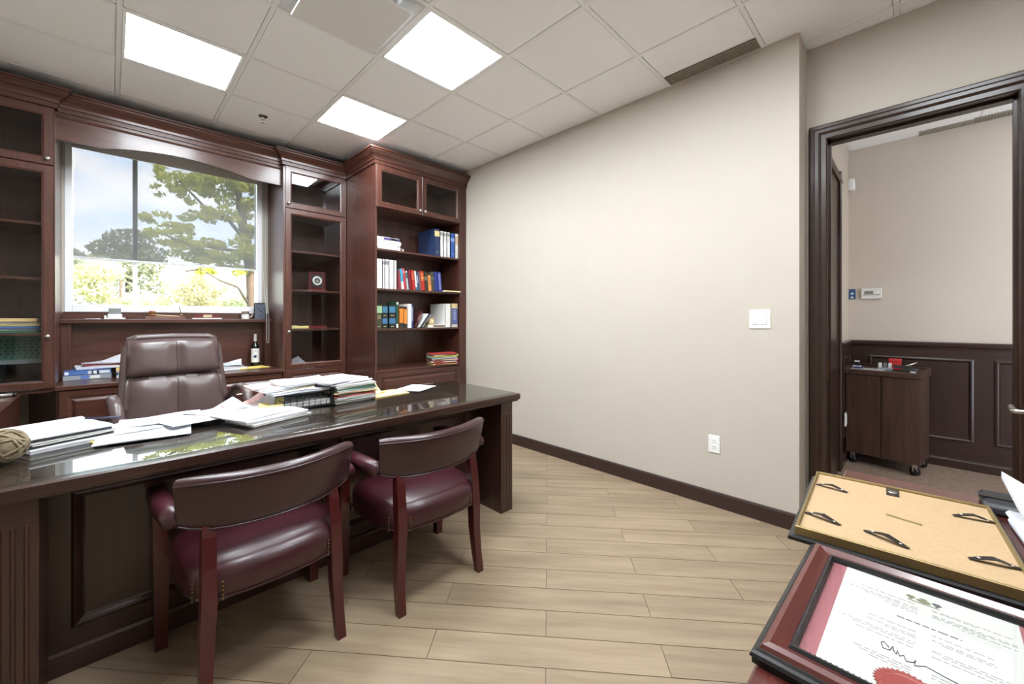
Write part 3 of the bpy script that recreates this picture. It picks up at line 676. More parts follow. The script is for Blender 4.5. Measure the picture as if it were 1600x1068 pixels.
# ------------------------------------------------------------------ papers
def stack(name, label, cat, cx, cy, z, wd, ln, rot, th, mat, curl=0., wav=.001, parent=None, group=None, seed=0, corner=0.):
    """a sheet or pad of sheets: gridded top, slightly uneven sides; th = thickness"""
    rn = random.Random(seed or hash((round(cx, 3), round(cy, 3), round(z, 3))) & 0xffff)
    nx, ny = 8, 8; V, F = [], []; ca, sa = math.cos(R(rot)), math.sin(R(rot)); ph = [rn.uniform(0, 6) for _ in range(4)]
    layers = 2 if th < .006 else 5
    for k in range(layers):
        q = k/(layers-1); jx, jy = (rn.uniform(-.004, .004), rn.uniform(-.004, .004)) if th >= .006 else (0, 0)
        for i in range(ny+1):
            for j in range(nx+1):
                p, r = j/nx-.5, i/ny-.5
                x, y = p*wd+jx, r*ln+jy
                hgt = curl*(2*r)**2*(1 if r > 0 else .3)*(.5+q*.5)+wav*(1+math.sin(5*p+ph[0])*math.sin(4*r+ph[1]))*(.3+.7*q)+corner*max(0, (p+r)-.45)*2
                V.append((cx+x*ca-y*sa, cy+x*sa+y*ca, z+th*q+max(0, hgt)))
    n = (nx+1)*(ny+1)
    for i in range(ny):
        for j in range(nx):
            a = i*(nx+1)+j; F.append((a, a+nx+1, a+nx+2, a+1)); b = (layers-1)*n+a; F.append((b, b+1, b+nx+2, b+nx+1))
    per = [j for j in range(nx)]+[nx+i*(nx+1) for i in range(ny)]+[ny*(nx+1)+nx-j for j in range(nx)]+[(ny-i)*(nx+1) for i in range(ny)]
    for k in range(layers-1):
        for i in range(len(per)):
            a, b = per[i], per[(i+1) % len(per)]; F.append((k*n+a, k*n+b, (k+1)*n+b, (k+1)*n+a))
    o = mesh(name, V, F, mat, parent)
    if not parent: tag(o, label, cat, group)
    return o
A4, A4L = .216, .279
G = GZ+.0002
# left pile beside the twine ball
z = G
for k, (nm, lb, ct, th, mt, dx, dy, rr) in enumerate([
    ('paper_stack', 'bottom ream of white paper in the pile beside the twine ball', 'paper', .016, PAPER, 0, 0, 22),
    ('file_folder', 'dark grey folder low in the pile beside the twine ball', 'folder', .006, DGREY, -.01, .01, 25),
    ('paper_stack', 'middle layer of off-white sheets in the pile beside the twine ball', 'paper', .008, PAPER2, -.005, .012, 24),
    ('file_folder', 'black folder high in the pile beside the twine ball', 'folder', .005, M((44, 46, 52)), -.012, .02, 22),
    ('paper_stack', 'top white sheets of the pile beside the twine ball', 'paper', .010, PAPER, -.008, .022, 21)]):
    stack(nm, lb, ct, -.15+dx, 2.45+dy, z, .24, .28, rr, th, mt, .004 if k == 4 else 0, .001); z += th+.0025
stack('yellow_note', 'bright yellow note sheet sticking out of the left paper pile', 'paper', -.015, 2.345, G+.0005, .09, .12, 30, .001, YEL, .004, .002)
tube('pen', [(-.08, 2.52, G+.070), (-.03, 2.49, G+.068), (.03, 2.47, G+.066)], .0045, M((40, 42, 70)), None); tag(bpy.data.objects['pen'], 'dark ballpoint pen lying on the pile near the twine ball', 'pen')
big = [
 ('wide white sheet curling up in the middle of the desk front', .105, 2.325, .30, .22, -6, .0012, PAPER, .0, .004, .018),
 ('white sheet lying between the pile and the wide curled sheet', .02, 2.47, .28, .22, 8, .0012, PAPER, .004, .004, 0),
 ('white sheet behind the wide curled sheet, nearest the swivel chair', .17, 2.54, .30, .2, -4, .0012, PAPER, .0, .005, 0),
 ('white sheet under the ballpoint pen', .30, 2.44, .29, .24, 14, .0012, PAPER, .003, .004, .0)]
for k, (lb, cx, cy, wd, ln, rr, th, mt, cu, wv, co) in enumerate(big):
    stack('paper_sheet', lb, 'paper', cx, cy, G+.004+.006*k, wd, ln, rr, th, mt, cu, wv, corner=co)
tube('pen.001', [(.245, 2.47, G+.040), (.315, 2.40, G+.038)], .0042, STEEL, None); tag(bpy.data.objects['pen.001'], 'silver pen lying on white sheets at the middle of the desk', 'pen')
mid = [
 ('paper_stack', 'grey-edged bottom pad of the papers in front of the wire tray', .565, 2.29, .30, .22, 20, .008, PAPER2, .0),
 ('paper_stack', 'thick white paper pad in front of the wire tray', .55, 2.30, .30, .23, 16, .014, PAPER, .0),
 ('paper_sheet', 'top loose white sheet of the pad in front of the wire tray', .515, 2.325, .30, .23, 24, .0012, PAPER, .005)]
z = G
for nm, lb, cx, cy, wd, ln, rr, th, mt, cu in mid:
    stack(nm, lb, 'paper', cx, cy, z, wd, ln, rr, th, mt, cu, .0015); z += th+.003
for k, (lb, cx, cy, wd, ln, rr, mt, co) in enumerate([
    ('white sheet tipped up between pen and wire tray', .42, 2.53, .22, .17, 30, PAPER, .03),
    ('pinkish printed sheet leaning toward the wire tray', .52, 2.56, .2, .12, 10, PINKP, .05),
    ('crumpled white sheet at the left end of the wire tray', .555, 2.50, .16, .12, -25, PAPER, .06),
    ('pale yellow sheet poking out under the tray papers', .615, 2.46, .12, .10, -15, pbr('pale_yellow', (236, 220, 150), .7), .02)]):
    stack('paper_sheet', lb, 'paper', cx, cy, G+.014+.004*k, wd, ln, rr, .001, mt, .006, .010, corner=co)
# wire tray
tr_ = thing('wire_tray', 'black wire mesh letter tray heaped with papers on the desk', 'tray', (.80, 2.50, G))
tx0, tx1, ty0, ty1 = .655, .905, 2.385, 2.60
for zz, rr in ((G+.004, .003), (G+.045, .002), (G+.085, .0032)):
    tube('rim_wire', [(tx0, ty0, zz), (tx1, ty0, zz), (tx1, ty1, zz), (tx0, ty1, zz), (tx0, ty0, zz)], rr, BLACKM, tr_, 6)
for k in range(9):
    x = tx0+(tx1-tx0)*k/8; tube('upright_wire', [(x, ty0, G+.004), (x, ty0, G+.085)], .0018, BLACKM, tr_, 6); tube('upright_wire', [(x, ty1, G+.004), (x, ty1, G+.085)], .0018, BLACKM, tr_, 6)
for k in range(1, 7):
    y = ty0+(ty1-ty0)*k/7; tube('upright_wire', [(tx1, y, G+.004), (tx1, y, G+.085)], .0018, BLACKM, tr_, 6)
box('corner_post', (tx1-.006, ty0-.006, G), (tx1+.012, ty0+.012, G+.095), BLACKM, tr_); box('mesh_floor', (tx0, ty0, G+.004), (tx1, ty1, G+.007), BLACKM, tr_)
box('back_mesh', (tx0, ty1-.004, G+.006), (tx1, ty1-.002, G+.084), DGREY, tr_)
stack('paper_stack', 'grey sheaf of papers lying inside the wire tray', 'paper', .78, 2.492, G+.009, .235, .19, 0, .03, PAPERG)
tops = [('white sheets bulging over the top of the wire tray', .74, 2.50, .30, .22, 6, .010, PAPER, .004), ('buff sheet second in the heap over the wire tray', .70, 2.52, .26, .20, -6, .0015, pbr('light_buff', (238, 220, 186), .7), .008),
        ('white sheets at the left of the heap over the wire tray', .68, 2.53, .27, .21, 14, .008, PAPER, .006), ('pale pink form on the far left of the tray heap', .62, 2.55, .20, .14, 4, .0012, PINKP, .01), ('topmost white sheet of the heap over the wire tray', .80, 2.53, .29, .2, 10, .006, PAPER, .012)]
z = G+.088
for lb, cx, cy, wd, ln, rr, th, mt, cu in tops:
    stack('paper_stack' if th > .004 else 'paper_sheet', lb, 'paper', cx, cy, z, wd, ln, rr, th, mt, cu, .004); z += th+.0035
# right stack of files
fs = [('bottom grey file', .011, PAPERG, 6), ('off-white file second from bottom', .009, PAPER2, 3), ('grey file third from bottom', .012, PAPERG, 8), ('red edged file', .005, REDP, 2), ('dark grey file', .008, M((96, 98, 96)), 7),
      ('buff file', .006, BUFF, 4), ('light grey file above the buff', .010, PAPERG, 9), ('green file', .006, GREENP, 5), ('off-white file above the green', .010, PAPER2, 10), ('grey file near the top', .008, PAPERG, 4)]
z = G
for k, (lb, th, mt, rr) in enumerate(fs):
    stack('file_folder', lb+' in the tall stack right of the wire tray', 'folder', 1.035+.006*math.sin(k*2.1), 2.485+.006*math.cos(k*1.7), z, .255, .23, rr, th, mt, .0, .0015, group='files stacked beside the wire tray'); z += th+.0025
for k, (lb, rr, dx, cu) in enumerate([('lower loose white sheets on top of the tall file stack', 16, -.02, .006), ('uppermost loose white sheets on top of the tall file stack', 22, -.045, .010)]):
    stack('paper_stack', lb, 'paper', 1.02+dx, 2.50, z, .30, .22, rr, .005, PAPER, cu, .004); z += .011
stack('envelope', 'large buff envelope lying right of the file stack', 'envelope', 1.285, 2.475, G, .25, .17, 4, .003, BUFF, .003, .002)
stack('envelope', 'small torn buff envelope flap standing on the large envelope', 'envelope', 1.245, 2.535, G+.006, .10, .09, 30, .001, BUFF, .008, .004, corner=.05)
stack('paper_sheet', 'single white sheet at the right end of the desk', 'paper', 1.555, 2.545, G, .20, .24, -62, .0012, PAPER, .0, .0006)
# twine ball
bc = Vector((-.262, 2.225, G+.058)); tb = thing('twine_ball', 'rough brown twine ball on the left end of the desk', 'ball', (bc.x, bc.y, G))
TW = pbr('jute_twine', (140, 126, 100), .9, noise=.45, nscale=40, bump=.8, bscale=80)
lathe('core', [(.0005, -.052)]+[(.052*math.cos(a), .052*math.sin(a)) for a in [R(-75+15*k) for k in range(11)]]+[(.0005, .052)], bc, TW, tb, 16)
rn = random.Random(3)
for k in range(16):
    ax = Vector((rn.uniform(-1, 1), rn.uniform(-1, 1), rn.uniform(-1, 1))).normalized(); u = ax.orthogonal().normalized(); v = ax.cross(u); off = rn.uniform(-.02, .02)
    rr = math.sqrt(.054**2-off**2)
    tube('strand', [bc+ax*off+rr*(math.cos(a)*u+math.sin(a)*v) for a in [2*math.pi*q/24 for q in range(25)]], .0042, TW, tb, 6)

# ------------------------------------------------------------------ books
def book(label, x, y, z, wd, ht, dp, color, lean=0., band=None, pages=(232, 228, 216), cat='book', group=None, name='book', text=None):
    """upright book: left-bottom-front corner of spine at (x,y,z); depth goes +y; lean in degrees about y"""
    if lean > 0: z += wd*math.sin(R(lean))+.0005
    t = thing(name, label, cat, (x, y, z), group); m = M(color, .45)
    boxes('cover', [((x, y, z), (x+wd, y+.006, z+ht)), ((x, y, z), (x+.0025, y+dp, z+ht)), ((x+wd-.0025, y, z), (x+wd, y+dp, z+ht))], m, t)
    box('pages', (x+.003, y+.006, z+.004), (x+wd-.003, y+dp-.005, z+ht-.004), M(pages, .8), t)
    for (h0, h1, c) in (band or []): box('spine_label', (x+.0015, y-.0008, z+ht*h0), (x+wd-.0015, y+.002, z+ht*h1), M(c, .5), t)
    for (h0, h1, c, nl) in (text or []):
        boxes('spine_lettering', [((x+wd*.25, y-.0014, z+ht*(h0+(h1-h0)*(k+.2)/nl)), (x+wd*.75, y+.001, z+ht*(h0+(h1-h0)*(k+.6)/nl))) for k in range(nl)], M(c, .5), t)
    t.rotation_euler = (0, R(lean), 0); return t
def flat_book(label, x0, x1, y0, y1, z, th, color, rot=0, pages=(236, 234, 228), name='book', cat='book', lab=None, group=None):
    cx, cy = (x0+x1)/2, (y0+y1)/2; t = thing(name, label, cat, (cx, cy, z), group); m = M(color, .45)
    boxes('cover', [((x0, y0, z), (x1, y1, z+.002)), ((x0, y0, z+th-.002), (x1, y1, z+th)), ((x0, y0, z), (x1, y0+.004, z+th))], m, t)
    box('pages', (x0+.004, y0+.004, z+.002), (x1-.004, y1-.003, z+th-.002), M(pages, .8), t)
    for (a, b, c) in (lab or []): box('spine_label', (x0+(x1-x0)*a, y0-.0008, z+th*.18), (x0+(x1-x0)*b, y0+.002, z+th*.82), M(c, .5), t)
    t.rotation_euler = (0, 0, R(rot)); return t
S1, S2, S3, S0 = 1.9905, 1.5955, 1.1955, .7835
BYS = 3.755
g = 'white books lying on the top bookcase shelf'
flat_book('bottom white book of the flat pile on the top shelf', 1.862, 2.15, BYS, 4.0, S1, .024, (240, 236, 234), 0, lab=[(.1, .4, (236, 190, 196)), (.86, .96, (60, 40, 40))], group=g)
flat_book('second white book of the flat pile on the top shelf', 1.848, 2.11, BYS, 4.0, S1+.0245, .030, (238, 238, 240), 0, lab=[(.86, .97, (170, 168, 170))], group=g)
flat_book('third white book of the flat pile on the top shelf', 1.848, 2.12, BYS, 4.0, S1+.055, .034, (236, 234, 240), 0, lab=[(.3, .6, (214, 180, 220))], group=g)
flat_book('purple and white book topping the flat pile on the top shelf', 1.850, 2.10, BYS, 4.0, S1+.0895, .032, (240, 240, 244), 0, lab=[(.32, .99, (66, 50, 120)), (.62, .9, (225, 225, 235))], group=g)
def binder(label, x, wd, ht, color, z, dp=.28, lab=None, ring=True, y=BYS, text=None):
    t = thing('ring_binder', label, 'binder', (x, y, z), 'ring binders on the bookcase'); m = M(color, .4)
    boxes('cover', [((x, y, z), (x+wd, y+.004, z+ht)), ((x, y, z), (x+.004, y+dp, z+ht)), ((x+wd-.004, y, z), (x+wd, y+dp, z+ht))], m, t)
    box('pages', (x+.006, y+.02, z+.006), (x+wd-.006, y+dp-.008, z+ht-.01), M((235, 235, 232), .8), t)
    for (a, b, c) in (lab or []): box('spine_label', (x+.004, y-.001, z+ht*a), (x+wd-.004, y+.002, z+ht*b), M(c, .5), t)
    if ring: lathe('finger_ring', [(.006, 0), (.010, -.0015), (.010, .001), (.006, .001)], (x+wd/2, y, z+ht*.14), STEEL, t, 14, 'y', cap=False)
    for (h0, h1, c, nl) in (text or []):
        boxes('spine_lettering', [((x+wd*.3, y-.002, z+ht*(h0+(h1-h0)*(k+.2)/nl)), (x+wd*.7, y+.001, z+ht*(h0+(h1-h0)*(k+.65)/nl))) for k in range(nl)], M(c, .5), t)
    return t
binder('large navy binder with a cream label on the top shelf', 2.528, .070, .30, (40, 56, 96), S1, .33, [(.72, .92, (226, 210, 150))])
for k, lb in enumerate(('white binder touching the navy binder on the top shelf', 'middle white binder of three on the top shelf', 'white binder touching the blue binder on the top shelf')):
    binder(lb, 2.604+.046*k, .042, .285, (226, 226, 224), S1, .3, [(.83, .95, (150, 150, 152)), (.1, .6, (240, 240, 240))], False)
binder('bright blue binder on the top shelf', 2.744, .062, .282, (54, 92, 168), S1, .3, [(.66, .80, (150, 180, 226))], True)
binder('white binder at the right end of the top shelf', 2.810, .046, .285, (232, 230, 226), S1, .3, [(.55, .9, (214, 190, 160))], False)
for x, wd, lb, la in ((1.847, .066, 'wide white binder at the left end of the second shelf', None), (1.915, .024, 'thin white binder with a grey tag on the second shelf', [(.82, .93, (140, 140, 146))]), (1.941, .044, 'white binder with a grey square tag on the second shelf', [(.82, .95, (120, 122, 128))]), (1.987, .050, 'plain white binder right of the tagged ones on the second shelf', None), (2.039, .030, 'narrow plain white binder next to the leaning books', None)):
    binder(lb, x, wd, .292, (236, 236, 236), S2, .28, la, False)
x = 2.090
row = [('thin pinkish red', .013, .200, (186, 96, 104), None, None), ('cyan and white', .030, .212, (64, 162, 196), [(.02, .38, (232, 236, 238))], None), ('red and pink', .026, .222, (190, 52, 66), [(.75, .9, (226, 130, 140))], None), ('grey and white', .020, .196, (196, 198, 196), [(.6, .9, (80, 96, 90))], None), ('thin navy', .014, .192, (58, 58, 84), None, None), ('dark crimson', .022, .205, (140, 30, 44), None, None),
       ('scarlet with orange lettering', .040, .210, (170, 36, 36), None, [(.5, .9, (226, 150, 90), 7)]), ('white with a blue foot', .022, .205, (232, 234, 236), [(.0, .16, (70, 120, 150))], None), ('slate blue', .022, .200, (64, 84, 116), [(.4, .8, (150, 160, 180))], None), ('dull mauve', .016, .196, (122, 108, 116), None, None), ('broad red with gold lettering', .052, .208, (178, 44, 36), [(.62, .66, (220, 170, 90))], [(.5, .92, (226, 168, 84), 8)]), ('black and olive', .036, .204, (48, 50, 40), [(.55, .75, (110, 116, 90))], None), ('orange with a black top', .038, .198, (222, 146, 84), [(.86, 1.0, (24, 22, 22))], [(.3, .7, (120, 70, 40), 5)]),
       ('charcoal', .044, .212, (66, 66, 62), [(.62, .70, (110, 106, 92))], None), ('royal blue', .038, .214, (36, 56, 140), None, None), ('violet blue with white lettering', .046, .214, (58, 66, 140), None, [(.1, .92, (170, 176, 216), 9)])]
for k, (c, wd, ht, rgb, bd, tx) in enumerate(row):
    book(c+' book in the leaning row on the second shelf', x+.024, BYS+.004*(k % 3), S2+.0012, wd, ht, .16, rgb, -6.5 if k < 11 else -5, bd, group='leaning books on the second shelf', text=tx)
    x += wd+.0012+.0012
stack('paper_stack', 'cream booklet lying flat at the right end of the second shelf', 'booklet', 2.735, 3.84, S2+.001, .22, .15, 3, .018, pbr('cream_paper', (238, 226, 178), .7)) if False else None
flat_book('cream booklet lying at the shelf edge before the blue books', 2.63, 2.85, 3.700, 3.750, S2, .016, (238, 226, 180))
x = 1.847
lawlab = [(.66, .92, (64, 118, 150)), (.20, .42, (60, 108, 146))]
book('olive green reporter volume with a pale green label', x, BYS, S3, .064, .235, .19, (58, 62, 44), 0, [(.66, .95, (150, 180, 140))], group='reporter volumes on the third shelf', text=[(.40, .58, (170, 160, 120), 4), (.06, .12, (170, 160, 120), 1)])
book('dark reporter volume with blue labels beside the olive one', x+.066, BYS, S3, .058, .238, .19, (36, 40, 36), 0, lawlab, group='reporter volumes on the third shelf', text=[(.52, .58, (190, 170, 120), 1), (.06, .12, (190, 170, 120), 1)])
book('dark reporter volume with blue labels beside the thin green book', x+.140, BYS, S3, .072, .240, .19, (32, 38, 36), 0, lawlab, group='reporter volumes on the third shelf', text=[(.52, .58, (190, 170, 120), 1), (.06, .12, (190, 170, 120), 1)])
book('tall thin dark green book on the third shelf', x+.218, BYS, S3, .026, .270, .2, (42, 84, 66), 0, [(.9, .99, (190, 200, 190)), (.02, .16, (214, 220, 214))])
book('orange and black paperback on the third shelf, left of its twin', 2.102, BYS, S3, .048, .225, .15, (226, 136, 52), 0, [(.0, .24, (48, 40, 38)), (.90, 1.0, (34, 30, 30))])
book('orange and black paperback on the third shelf, next to the white book', 2.153, BYS, S3, .036, .222, .15, (230, 140, 56), 0, [(.0, .2, (48, 40, 38)), (.90, 1.0, (34, 30, 30))])
book('tall white book on the third shelf', 2.192, BYS-.01, S3, .044, .252, .20, (238, 236, 230), 0)
book('thin blue book beside the tall white book on the third shelf', 2.240, BYS, S3, .022, .245, .18, (66, 82, 140), 0, [(.3, .9, (140, 150, 190))])
book('dark maroon album leaning right on the third shelf', 2.285, BYS+.01, S3, .030, .19, .16, (70, 34, 38), 24, [(.4, .75, (130, 90, 84))])
for k, (c, rgb) in enumerate((('white thin booklet', (236, 236, 234)), ('navy thin booklet', (56, 60, 90)), ('grey thin booklet', (196, 196, 196)))):
    book(c+' leaning steeply on the third shelf', 2.330+.019*k, BYS-.005, S3+.001, .010, .185-.004*k, .14, rgb, 38)
flat_book('white hardback lying flat on the third shelf', 2.452, 2.668, BYS-.005, 3.95, S3, .032, (230, 224, 214), -3, (214, 204, 180), lab=[(.3, .98, (120, 104, 92))])
t = thing('desk_clock', 'tiny wooden desk clock standing on the flat white hardback', 'clock', (2.53, 3.83, S3+.0325))
box('case', (2.495, 3.81, S3+.0325), (2.565, 3.85, S3+.105), M((206, 180, 132), .5), t, .006); lathe('dial', [(.001, -.002), (.022, -.002), (.024, .001)], (2.53, 3.81, S3+.07), M((240, 230, 196), .5), t, 18, 'y')
binder('big white binder on the third shelf', 2.672, .072, .268, (228, 228, 226), S3, .30, None, False)
binder('blue and cream binder at the right end of the third shelf', 2.760, .088, .272, (214, 206, 190), S3, .3, [(.12, .80, (90, 100, 150)), (.82, .98, (226, 208, 150))], False, text=[(.3, .75, (170, 176, 206), 5)])
# pile of coloured files at the right of the bottom shelf
cols = [('yellow file at the bottom', BUFF), ('orange-red file second from the bottom', REDP), ('cream file third from the bottom', PAPER2), ('dusty red file in the middle', M((168, 92, 80), .6)), ('pink sheets above the dusty red file', PINKP), ('grey green file above the pink sheets', M((150, 170, 156), .6)), ('white sheets under the yellow-green file', PAPER), ('yellow-green file near the top', M((206, 204, 92), .6)), ('white sheets just under the top file', PAPER2), ('red file on top', REDP)]
z = S0
for k, (lb, mt) in enumerate(cols):
    stack('file_folder', lb+' of the pile on the low bookcase shelf', 'folder', 2.665+.008*math.sin(k*1.9), 3.80+.008*math.cos(k*2.3), z, .29, .22, -14+9*math.sin(k*2.7), .009, mt, .0, .0018, group='coloured files on the low bookcase shelf'); z += .0125
# ------------------------------------------------------------------ narrow cabinet contents
t = thing('plaque', 'maroon award plaque with a silver medallion in the narrow glass cabinet', 'plaque', (1.58, 4.62, 1.59))
box('board', (1.50, 4.60, 1.605), (1.67, 4.625, 1.80), M((82, 26, 32), .3), t, .004); box('base', (1.485, 4.57, 1.5905), (1.685, 4.65, 1.606), M((120, 34, 40), .3), t, .003)
box('dark_plate', (1.528, 4.598, 1.635), (1.642, 4.602, 1.772), M((52, 56, 54), .3), t)
lathe('medallion', [(.001, -.003), (.026, -.003), (.028, -.006), (.048, -.006), (.050, 0)], (1.585, 4.597, 1.705), M((216, 216, 214), .35), t, 28, 'y')
lathe('medallion_centre', [(.001, -.005), (.030, -.005), (.031, 0)], (1.585, 4.595, 1.705), M((66, 72, 68), .4), t, 24, 'y')
tube('medallion_relief', [(1.585+.016*math.cos(a)*(1-.04*k), 4.589, 1.702+.016*math.sin(a)*(1-.04*k)) for k, a in enumerate([R(-200+30*q) for q in range(16)])], .003, M((190, 192, 190), .4), t, 6)
stack('paper_stack', 'pale yellow papers on the third shelf of the narrow glass cabinet', 'paper', 1.36, 4.62, 1.191, .20, .22, 10, .02, pbr('pale_yellow', (236, 220, 150), .7), .004, .004)
flat_book('dark red book lying in the narrow glass cabinet', 1.49, 1.67, 4.56, 4.74, 1.1905, .026, (112, 34, 36), 4, (120, 50, 46))
stack('paper_stack', 'grey white papers heaped at the bottom of the narrow glass cabinet', 'paper', 1.385, 4.64, .786, .24, .26, 18, .03, PAPER, .01, .010, corner=.04)
# ------------------------------------------------------------------ left cabinet contents
for k, (lb, mt, th) in enumerate((('green folder at the bottom', GREENP, .010), ('white folder second', PAPER2, .010), ('blue folder in the middle', BLUEP, .018), ('yellow folder fourth', pbr('pale_yellow', (236, 220, 150), .7), .012), ('white pad fifth', PAPER2, .012), ('orange buff folder on top', BUFF, .022))):
    stack('file_folder', lb+' of the pile in the left glass cabinet', 'folder', -.60+.01*math.sin(k), 4.66, 1.191+.001+sum((.011, .011, .019, .013, .013, .023)[:k])+.0025*k, .46, .32, 2*math.sin(k*2), th, mt, 0, .001, group='folders in the left glass cabinet')
t = thing('desk_calendar', 'green and white spotted calendar board in the left glass cabinet', 'calendar', (-.62, 4.74, .95))
box('board', (-.88, 4.735, .955), (-.36, 4.745, 1.165), M((120, 170, 150), .6), t); box('lower_strip', (-.88, 4.733, .955), (-.36, 4.736, .985), M((190, 206, 210), .6), t)
boxes('printed_spots', [((-.86+.03*i+.008*(j % 2), 4.7325, 1.0+.024*j), (-.848+.03*i+.008*(j % 2), 4.7355, 1.010+.024*j)) for i in range(16) for j in range(6)], M((60, 90, 84), .6), t)
box('stand', (-.66, 4.745, .786), (-.56, 4.80, .955), BLACK, t)
t = thing('telephone', 'black desk telephone in the left glass cabinet', 'telephone', (-.74, 4.62, .786))
rings('body', [[(-.84, 4.53, z0), (-.64, 4.53, z0), (-.64, 4.72, z1), (-.84, 4.72, z1)] for z0, z1 in ((.786, .786), (.81, .88))], BLACK, t, False)
tube('handset', [(-.815, 4.545, .842), (-.815, 4.57, .868), (-.815, 4.63, .892), (-.815, 4.69, .905), (-.815, 4.715, .898)], [.022, .017, .015, .017, .022], BLACK, t, 10)
boxes('keys', [((-.77+.03*i, 4.57+.035*j, .826+.0125*j), (-.752+.03*i, 4.588+.035*j, .835+.0135*j)) for i in range(3) for j in range(4)], M((190, 190, 190), .5), t)
stack('paper_stack', 'white papers beside the telephone in the left glass cabinet', 'paper', -.48, 4.60, .786, .24, .26, 12, .022, PAPER, .004, .008)
# return desk items
t = thing('monitor', 'dark grey monitor edge on the side return worktop', 'monitor', (-.72, 3.95, .763))
box('screen_shell', (-1.0, 3.93, .84), (-.52, 3.97, 1.16), DGREY, t, .006); box('screen', (-.98, 3.928, .86), (-.54, 3.931, 1.14), BLACK, t)
box('foot', (-.85, 3.86, .7635), (-.67, 4.04, .775), DGREY, t, .003); box('neck', (-.78, 3.955, .775), (-.74, 3.975, .86), DGREY, t)
t = thing('paper_tube', 'slim silver tube lying on the side return worktop', 'tube', (-.55, 4.25, .763)); tube('barrel', [(-.78, 4.34, .776), (-.47, 4.33, .776)], .012, STEEL, t, 14); tube('end_cap', [(-.474, 4.33, .776), (-.46, 4.3295, .776)], .013, BLACK, t, 14)
# ------------------------------------------------------------------ ledge items
LZ = 1.2895
t = thing('card_holder', 'white desk card holder with a grey card on the window ledge', 'card holder', (.01, 4.86, LZ))
box('base', (-.045, 4.83, LZ), (.085, 4.90, LZ+.012), WHITE, t, .003); box('block', (-.025, 4.84, LZ+.012), (.065, 4.89, LZ+.042), WHITE, t, .004); box('card', (-.018, 4.862, LZ+.042), (.058, 4.868, LZ+.092), M((128, 134, 130), .5), t); box('side_clip', (-.045, 4.85, LZ+.012), (-.030, 4.88, LZ+.03), WHITE, t, .003)
stack('paper_sheet', 'small white slip of paper on the window ledge', 'paper', -.11, 4.86, LZ+.0005, .09, .05, 5, .001, PAPER, .002, .001)
t = thing('pen_stand', 'wooden pen stand with a brown knob and gold pen on the window ledge', 'pen stand', (.36, 4.87, LZ))
box('base', (.21, 4.84, LZ), (.49, 4.90, LZ+.022), M((120, 84, 70), .4), t, .003); lathe('knob_body', [(.001, .0), (.024, 0), (.024, .018), (.020, .022), (.024, .028), (.027, .040), (.018, .052), (.001, .054)], (.26, 4.87, LZ+.022), M((128, 72, 34), .35), t)
lathe('knob_band', [(.0245, .012), (.0255, .015), (.0255, .020), (.0245, .023)], (.26, 4.87, LZ+.022), GOLD, t)
tube('gavel_handle', [(.284, 4.87, LZ+.034), (.47, 4.87, LZ+.027)], [.006, .004], M((214, 190, 150), .4), t)
lathe('pen_socket', [(.012, 0), (.008, .012), (.012, .022), (.001, .026)], (.465, 4.865, LZ+.022), GOLD, t, 14); tube('gold_pen', [(.465, 4.865, LZ+.04), (.450, 4.87, LZ+.12)], .0035, GOLD, t)
t = thing('name_plate', 'burgundy desk name block with a brass plate on the window ledge', 'name plate', (.655, 4.87, LZ))
pts = [(.56, LZ+.010)]+[(.56+.20*k/10, LZ+.044+.012*math.sin(math.pi*k/10)) for k in range(11)]+[(.76, LZ+.010)]
rings('block', [[(x, y, z) for x, z in pts] for y in (4.855, 4.88)], M((104, 40, 44), .35), t, False)
box('foot', (.545, 4.845, LZ), (.775, 4.895, LZ+.010), M((226, 224, 220), .4), t, .003); box('brass_plate', (.628, 4.8535, LZ+.018), (.695, 4.8555, LZ+.042), M((206, 194, 160), .4), t)
t = thing('mug', 'white mug with a brown band on the window ledge', 'mug', (.975, 4.87, LZ))
lathe('body', [(.001, 0), (.033, 0), (.035, .004), (.035, .082), (.033, .085), (.031, .082), (.031, .008), (.001, .006)], (.975, 4.87, LZ), WHITE, t, 24); lathe('brown_band', [(.0353, .050), (.0357, .052), (.0357, .079), (.0353, .081)], (.975, 4.87, LZ), M((120, 104, 92), .4), t, 24)
tube('handle', [(1.008, 4.865, LZ+.065), (1.026, 4.862, LZ+.064), (1.036, 4.86, LZ+.045), (1.028, 4.862, LZ+.024), (1.008, 4.865, LZ+.018)], .005, WHITE, t)
t = thing('photo_frame', 'small dark slate photo frame leaning on the window ledge', 'picture frame', (1.105, 4.88, LZ))
frame4('rim', 1.055, 1.16, LZ, LZ+.165, 4.872, 4.886, .008, BLACK, t); box('picture', (1.06, 4.8765, LZ+.004), (1.155, 4.884, LZ+.16), M((92, 100, 112), .3), t)
tube('curved_mark', [(1.085, 4.876, LZ+.13), (1.10, 4.875, LZ+.10), (1.13, 4.875, LZ+.07), (1.135, 4.875, LZ+.045), (1.10, 4.876, LZ+.03)], .003, M((30, 34, 40), .4), t, 6)
